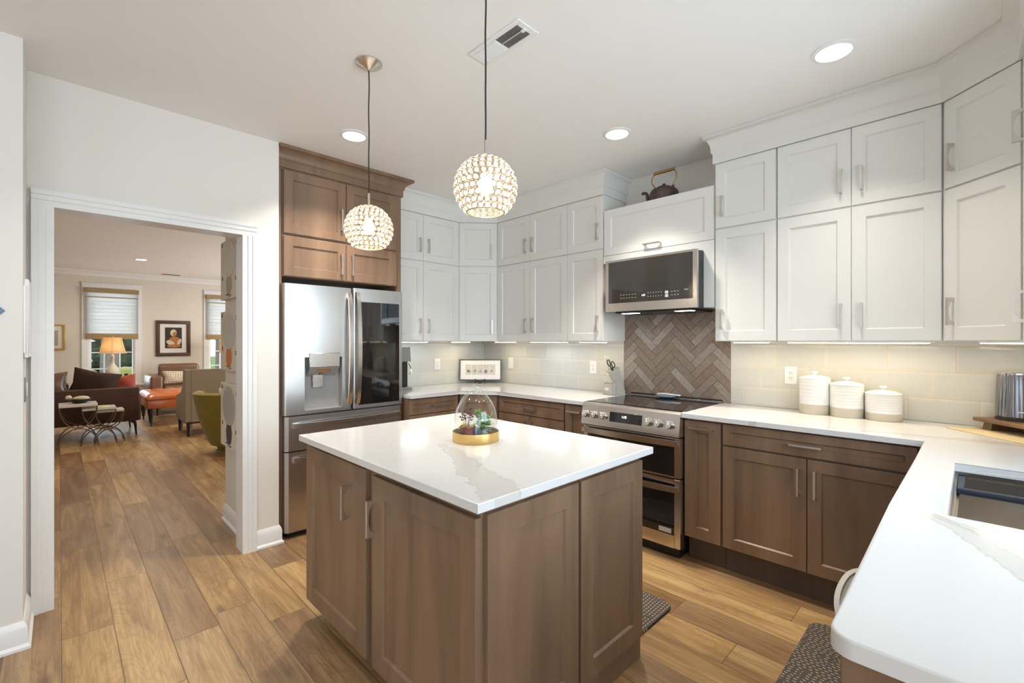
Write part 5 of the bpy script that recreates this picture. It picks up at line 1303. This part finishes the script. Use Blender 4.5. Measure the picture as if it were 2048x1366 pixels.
lamp(0.715, 11.35, 0.6605, 'glowing table lamp with bell shade and gourd base at the window', 0.130, 0.202, 0.49, 0.79,
     [(0, 0), (0.07, 0), (0.09, 0.03), (0.108, 0.10), (0.105, 0.16), (0.075, 0.225), (0.040, 0.275), (0.025, 0.33), (0.022, 0.40), (0.030, 0.43), (0.015, 0.47), (0, 0.475)], M_ceram_b)
t = thing('end_table', 'dark end table hidden behind the taupe armchair under the drum lamp', 'side table', (2.62, 11.35, 0))
MB().box(-0.25, -0.25, 0.60, 0.25, 0.25, 0.63, 0.004).build('tabletop', M_espresso, t)
for sx_ in (-1, 1):
    for sy_ in (-1, 1): MB().box(sx_*0.22-0.02, sy_*0.22-0.02, 0, sx_*0.22+0.02, sy_*0.22+0.02, 0.60).build('leg', M_espresso, t, smooth=False)
lamp(2.64, 11.35, 0.6305, 'drum-shaded table lamp in front of the half-hidden window', 0.195, 0.205, 0.50, 0.78,
     [(0, 0), (0.085, 0), (0.095, 0.02), (0.095, 0.40), (0.06, 0.43), (0.02, 0.45), (0, 0.46)], M_ceram_b, drum=True, pw=4)
o = MB().lathe([(0, 0), (0.028, 0), (0.030, 0.11), (0.026, 0.11), (0.024, 0.01), (0, 0.01)], (0.90, 11.25, 0.6605), seg=24).build('candle_holder', M_black); tag(o, 'black cylinder candle holder on the end table beside the lamp', 'candle holder')
t = thing('potted_plant', 'small green plant showing above the sofa at the left of the doorway view', 'plant', (0.02, 11.3, 0.62))
MB().lathe([(0, 0), (0.05, 0), (0.065, 0.10), (0.058, 0.10), (0.05, 0.08), (0, 0.08)], seg=24).build('pot', M_ceram, t)
m = MB(); leaf_burst(m, (0, 0, 0.08), 22, 0.17, 0.045, 1.0, 0.15); m.build('leaves', solid('bright_green_leaf', (0.18, 0.36, 0.06), 0.5, var=0.3), t)
t = thing('console_table', 'narrow dark table behind the sofa at the left window wall', 'side table', (-0.10, 11.35, 0))
MB().box(-0.30, -0.2, 0.59, 0.22, 0.2, 0.62, 0.003).build('tabletop', M_espresso, t)
for sx_ in (-0.28, 0.20):
    for sy_ in (-0.18, 0.18): MB().box(sx_-0.018, sy_-0.018, 0, sx_+0.018, sy_+0.018, 0.59).build('leg', M_espresso, t, smooth=False)
# brown armchair
t = thing('armchair', 'brown leather club chair against the window wall, behind the orange ottoman', 'armchair', (1.72, 11.05, 0))
MB().box(-0.36, -0.42, 0.16, 0.36, 0.36, 0.40, 0.02, 2).build('seat_base', M_leather, t)
MB().box(-0.35, 0.18, 0.38, 0.35, 0.46, 0.93, 0.07, 4).build('backrest', M_leather, t)
for s_ in (-1, 1): MB().box(s_*0.44-0.095, -0.46, 0.14, s_*0.44+0.095, 0.44, 0.735, 0.04, 4).build('arm', M_leather, t)
MB().box(-0.335, -0.46, 0.40, 0.335, 0.20, 0.545, 0.05, 4).build('seat_cushion', M_leather, t)
for s_ in (-1, 1):
    for yy in (-0.40, 0.38): MB().tube([(s_*0.42, yy, 0.15), (s_*0.42, yy, 0)], [0.025, 0.018], 10).build('leg', M_espresso, t)
cushion('long cream pillow with small dark dashes on the brown armchair', (1.69, 10.76, 0.69), 0.62, 0.26, 0.14, rot(-14), M_lumbar, 'lumbar_pillow')
# ottoman
t = thing('ottoman', 'tufted orange leather ottoman on dark turned legs', 'ottoman', (1.42, 9.86, 0))
m = MB(); nx, ny = 26, 28; a, b = 0.43, 0.53; gr = []
for i in range(nx+1):
    row = []
    for j in range(ny+1):
        u = -1+2*i/nx; v = -1+2*j/ny
        edge = min(1, (1-abs(u)**6)*(1-abs(v)**6)+0.0)
        tuft = (math.cos(u*PI*2.5)*math.cos(v*PI*2.5))**2
        row.append(m.bm.verts.new((u*a, v*b, 0.475+0.075*max(0, edge)**0.35-0.012*(1-tuft)*(1 if max(abs(u), abs(v)) < 0.93 else 0))))
    gr.append(row)
for i in range(nx):
    for j in range(ny): m.bm.faces.new((gr[i][j], gr[i+1][j], gr[i+1][j+1], gr[i][j+1]))
m.build('tufted_top', M_orange, t, ang=80)
MB().box(-0.43, -0.53, 0.42, 0.43, 0.53, 0.478, 0.02, 3).box(-0.415, -0.515, 0.285, 0.415, 0.515, 0.425, 0.015, 2).build('upholstered_box', M_orange, t)
for s_ in (-1, 1):
    for s2 in (-1, 1):
        lg = MB().tube([(s_*0.36, s2*0.46, 0.29), (s_*0.36, s2*0.46, 0.22), (s_*0.36, s2*0.46, 0.05)], [0.045, 0.042, 0.018], 12).build('leg', M_espresso, t)
        m = MB().cyl((s_*0.36-0.01, s2*0.46, 0.022), (s_*0.36+0.01, s2*0.46, 0.022), 0.021, 14).cyl((s_*0.36, s2*0.46, 0.02), (s_*0.36, s2*0.46, 0.055), 0.009, 8); m.build('caster', M_iron, lg)
# taupe wing chair, back to the camera
t = thing('armchair', 'taupe linen slipper armchair seen from behind, on black tapered legs', 'armchair', (1.725, 8.35, 0))
m = MB(); m.prism([(-0.405, 0.21), (-0.26, 0.21), (-0.26, 0.93), (-0.30, 0.967), (-0.405, 0.967)], 'x', -0.364, 0.364); m.build('backrest', M_linen, t, smooth=False)
for s_ in (-1, 1):
    P = [(-0.40, 0.215), (0.34, 0.215), (0.34, 0.50), (0.30, 0.56), (0.10, 0.58), (-0.06, 0.64), (-0.16, 0.76), (-0.20, 0.965), (-0.40, 0.965)]
    MB().prism(P, 'x', s_*0.40-0.035, s_*0.40+0.035).build('side_wing', M_linen, t, smooth=False)
MB().box(-0.36, -0.27, 0.215, 0.36, 0.34, 0.36, 0.01).build('seat_base', M_linen, t)
MB().box(-0.36, -0.26, 0.36, 0.36, 0.38, 0.50, 0.04, 3).build('seat_cushion', M_linen, t)
MB().box(-0.42, -0.39, 0.185, 0.42, 0.33, 0.215).build('plinth', M_espresso, t, smooth=False)
for s_ in (-1, 1):
    MB().tube([(s_*0.385, -0.36, 0.19), (s_*0.385, -0.36, 0)], [0.036, 0.028], 4).build('leg', M_espresso, t, smooth=False)
    MB().tube([(s_*0.385, 0.28, 0.19), (s_*0.385, 0.32, 0)], [0.036, 0.022], 4).build('leg', M_espresso, t, smooth=False)
# green tub chair
t = thing('armchair', 'olive green velvet barrel chair half hidden by the hall wall', 'armchair', (1.60, 6.62, 0), 0)
m = MB(); n = 40; lv = 8; out_ = []; inn = []
for q in range(lv+1):
    u = q/lv; zq = 0.10+0.64*u; ro_ = []; ri_ = []
    for k in range(n+1):
        a = R(150)+R(250)*k/n
        rr = 0.27+0.185*u**0.8; cut = 0.0
        bul = 0.012*math.sin(PI*u)
        ro_.append(m.bm.verts.new(((rr+bul)*math.cos(a), (rr+bul)*math.sin(a), zq)))
        ri_.append(m.bm.verts.new(((rr-0.10)*math.cos(a), (rr-0.10)*math.sin(a), max(zq, 0.35)+0.012*(q == lv))))
    out_.append(ro_); inn.append(ri_)
for q in range(lv):
    for k in range(n):
        m.bm.faces.new((out_[q][k], out_[q][k+1], out_[q+1][k+1], out_[q+1][k])); m.bm.faces.new((inn[q][k+1], inn[q][k], inn[q+1][k], inn[q+1][k+1]))
topm = [m.bm.verts.new(((0.27+0.185-0.045)*math.cos(R(150)+R(250)*k/n), (0.27+0.185-0.045)*math.sin(R(150)+R(250)*k/n), 0.765)) for k in range(n+1)]
for k in range(n):
    m.bm.faces.new((out_[lv][k], out_[lv][k+1], topm[k+1], topm[k])); m.bm.faces.new((topm[k], topm[k+1], inn[lv][k+1], inn[lv][k]))
for k in (0, n):
    for q in range(lv): m.bm.faces.new((out_[q][k], out_[q+1][k], inn[q+1][k], inn[q][k]))
    m.bm.faces.new((out_[lv][k], topm[k], inn[lv][k]))
m.build('barrel_shell', M_velvet, t, ang=70)
MB().lathe([(0, 0.12), (0.27, 0.12), (0.33, 0.30), (0.345, 0.40), (0.32, 0.44), (0, 0.45)], seg=36).build('seat_cushion', M_velvet, t)
MB().lathe([(0, 0.0), (0.21, 0.0), (0.215, 0.02), (0.19, 0.03), (0.22, 0.11), (0, 0.125)], seg=32).build('swivel_base', M_velvet, t)
cushion('cream patterned pillow on the olive barrel chair', (1.60, 6.72, 0.62), 0.38, 0.34, 0.13, rot(-20, 0, -30), M_lumbar)
# pictures on the window wall
t = thing('framed_painting', 'painting of a seated figure in a dark carved frame between the windows', 'painting', (1.723, LR-0.003, 1.066))
W_, H_, fw_ = 0.60, 0.75, 0.072
m = MB()
for (x0, z0, x1_, z1_) in ((-W_/2, fw_-0.004, -W_/2+fw_, H_-fw_+0.004), (W_/2-fw_, fw_-0.004, W_/2, H_-fw_+0.004), (-W_/2, 0, W_/2, fw_), (-W_/2, H_-fw_, W_/2, H_)): m.box(x0, -0.035+(0.0008 if z1_-z0 > 0.2 else 0), z0, x1_, 0, z1_, 0.012, 2)
m.build('frame', M_frame_br, t)
MB().box(-0.235, -0.012, 0.065, 0.235, -0.006, 0.69).build('mat_board', M_paper, t, smooth=False)
pc = MB().box(-0.145, -0.014, 0.165, 0.145, -0.011, 0.605).build('picture', M_art_dark, t, smooth=False)
def flat(m, cx_, cz_, a, b, y=-0.0152):
    m.lathe([(0, 0), (1, 0), (1, 1), (0, 1)], seg=24)
def oval(cx_, cz_, a, b, y, mat, nm, tilt_=0):
    m = MB().lathe([(0, 0), (1, 0), (1, 1), (0, 1)], seg=24); m.xform(Matrix.Translation((cx_, y, cz_)) @ Matrix.Rotation(R(tilt_), 4, 'Y') @ Matrix.Rotation(R(90), 4, 'X') @ Matrix.Diagonal((a, b, 0.001, 1))); m.build(nm, mat, pc, smooth=False)
oval(0.02, 0.31, 0.11, 0.10, -0.014, M_art_skin, 'painted_dress'); oval(-0.05, 0.28, 0.08, 0.045, -0.0151, M_art_cream, 'painted_sleeve', 30); oval(0.10, 0.30, 0.03, 0.07, -0.0152, M_art_cream, 'painted_sleeve', 20)
oval(0.0, 0.49, 0.055, 0.075, -0.0151, M_art_cream, 'painted_scarf'); oval(0.02, 0.465, 0.035, 0.05, -0.0162, M_art_skin, 'painted_face', 15); oval(0.01, 0.215, 0.12, 0.035, -0.0162, M_art_skin, 'painted_arms')
t = thing('framed_picture', 'gilt framed picture partly hidden at the left of the doorway view', 'framed picture', (-0.16, LR-0.003, 1.22))
m = MB()
for (x0, z0, x1_, z1_) in ((-0.25, 0.03, -0.22, 0.44), (0.21, 0.03, 0.24, 0.44), (-0.25, 0, 0.24, 0.03), (-0.25, 0.44, 0.24, 0.47)): m.box(x0, -0.03, z0, x1_, 0, z1_, 0.006)
m.build('frame', M_gilt, t); MB().box(-0.22, -0.012, 0.03, 0.21, -0.006, 0.44).build('mount', M_paper, t, smooth=False)
MB().box(-0.14, -0.0135, 0.08, 0.15, -0.0115, 0.36).build('picture', M_art_grey, t, smooth=False)

# ------------------------------------------------------------------ outside the living room windows
M_grass = solid('lawn', (0.16, 0.24, 0.06), 0.95, var=0.3, vs=3)
M_drive = solid('pale_driveway', (0.55, 0.53, 0.50), 0.9, var=0.08, vs=2)
M_bark = solid('grey_bark', (0.20, 0.18, 0.16), 0.95, var=0.4, vs=20, bump=0.8, bs=30)
M_hedge = solid('hedge_green', (0.035, 0.065, 0.03), 0.9, var=0.6, vs=8)
o = MB().box(-14, 12.3, -0.35, 20, 60, -0.30).build('lawn', M_grass, smooth=False); o['label'] = 'green lawn outside the living room windows'; o['category'] = 'lawn'
o = MB().box(-14, 17.5, -0.30, 20, 22, -0.285).build('driveway', M_drive, smooth=False); tag(o, 'pale driveway crossing the lawn outside', 'driveway')
def tree(x, y, r, h, label, lean=0.0):
    t = thing('tree', label, 'tree', (x, y, -0.298))
    pts = [(lean*q, 0.05*math.sin(q*3), h*q) for q in (0, 0.15, 0.35, 0.6, 0.8, 1.0)]
    MB().tube(pts, [r*1.35, r*1.05, r, r*0.8, r*0.55, r*0.3], 14).build('trunk', M_bark, t)
    m = MB()
    for k in range(16):
        q = random.uniform(0.3, 0.95); a = random.uniform(0, 2*PI); L = random.uniform(0.6, 1.6); p = Vector((lean*q, 0, h*q)); d = Vector((math.cos(a), math.sin(a)*0.6, 0.5))
        m.tube([p, p+d*L*0.5, p+d*L+Vector((0, 0, 0.3*L))], [r*0.22, r*0.14, r*0.03], 6)
    m.build('branches', M_bark, t)
tree(0.86, 15.4, 0.16, 5.0, 'grey tree trunk outside, left of the lamp shade', 0.15)
tree(1.15, 17.0, 0.10, 5.0, 'slim grey tree outside, just right of the nearer trunk', -0.1)
tree(3.6, 16.8, 0.12, 5.0, 'tree outside the half-hidden living room window', 0.1)
for k, (x, y, a, b, c, lab) in enumerate([(-1.9, 25, 2.4, 1.4, 2.4, 'dark hedge left of the tree trunk beyond the driveway'), (2.9, 26, 2.2, 1.5, 2.7, 'dark evergreen mass behind the lamp, beyond the driveway'), (7.9, 26, 2.4, 1.5, 3.0, 'dark evergreen mass beyond the half-hidden window')]):
    m = MB(); m.blob((0, 0, c*0.45), (a*0.7, b*0.7, c*0.5), 24, 16, 0.06)
    for q in range(120):
        th = random.uniform(0, 2*PI); u = random.uniform(0, 1); m.blob((a*0.85*math.cos(th)*math.sqrt(u), b*0.85*math.sin(th), c*random.uniform(0.1, 0.95)), (0.35, 0.35, 0.3), 8, 6, 0.25)
    [setattr(v.co, 'z', max(v.co.z, 0.01)) for v in m.bm.verts]
    o = m.build('hedge', M_hedge); o.location = (x, y, -0.298); tag(o, lab, 'hedge')
o = MB().blob((0, 0, 0.36), (0.5, 0.4, 0.35), 14, 10, 0.12).build('shrub', solid('yellow_green_shrub', (0.30, 0.30, 0.07), 0.9, var=0.3)); o.location = (1.95, 23.0, -0.3); tag(o, 'small yellow shrub outside, right of the lamp', 'shrub')
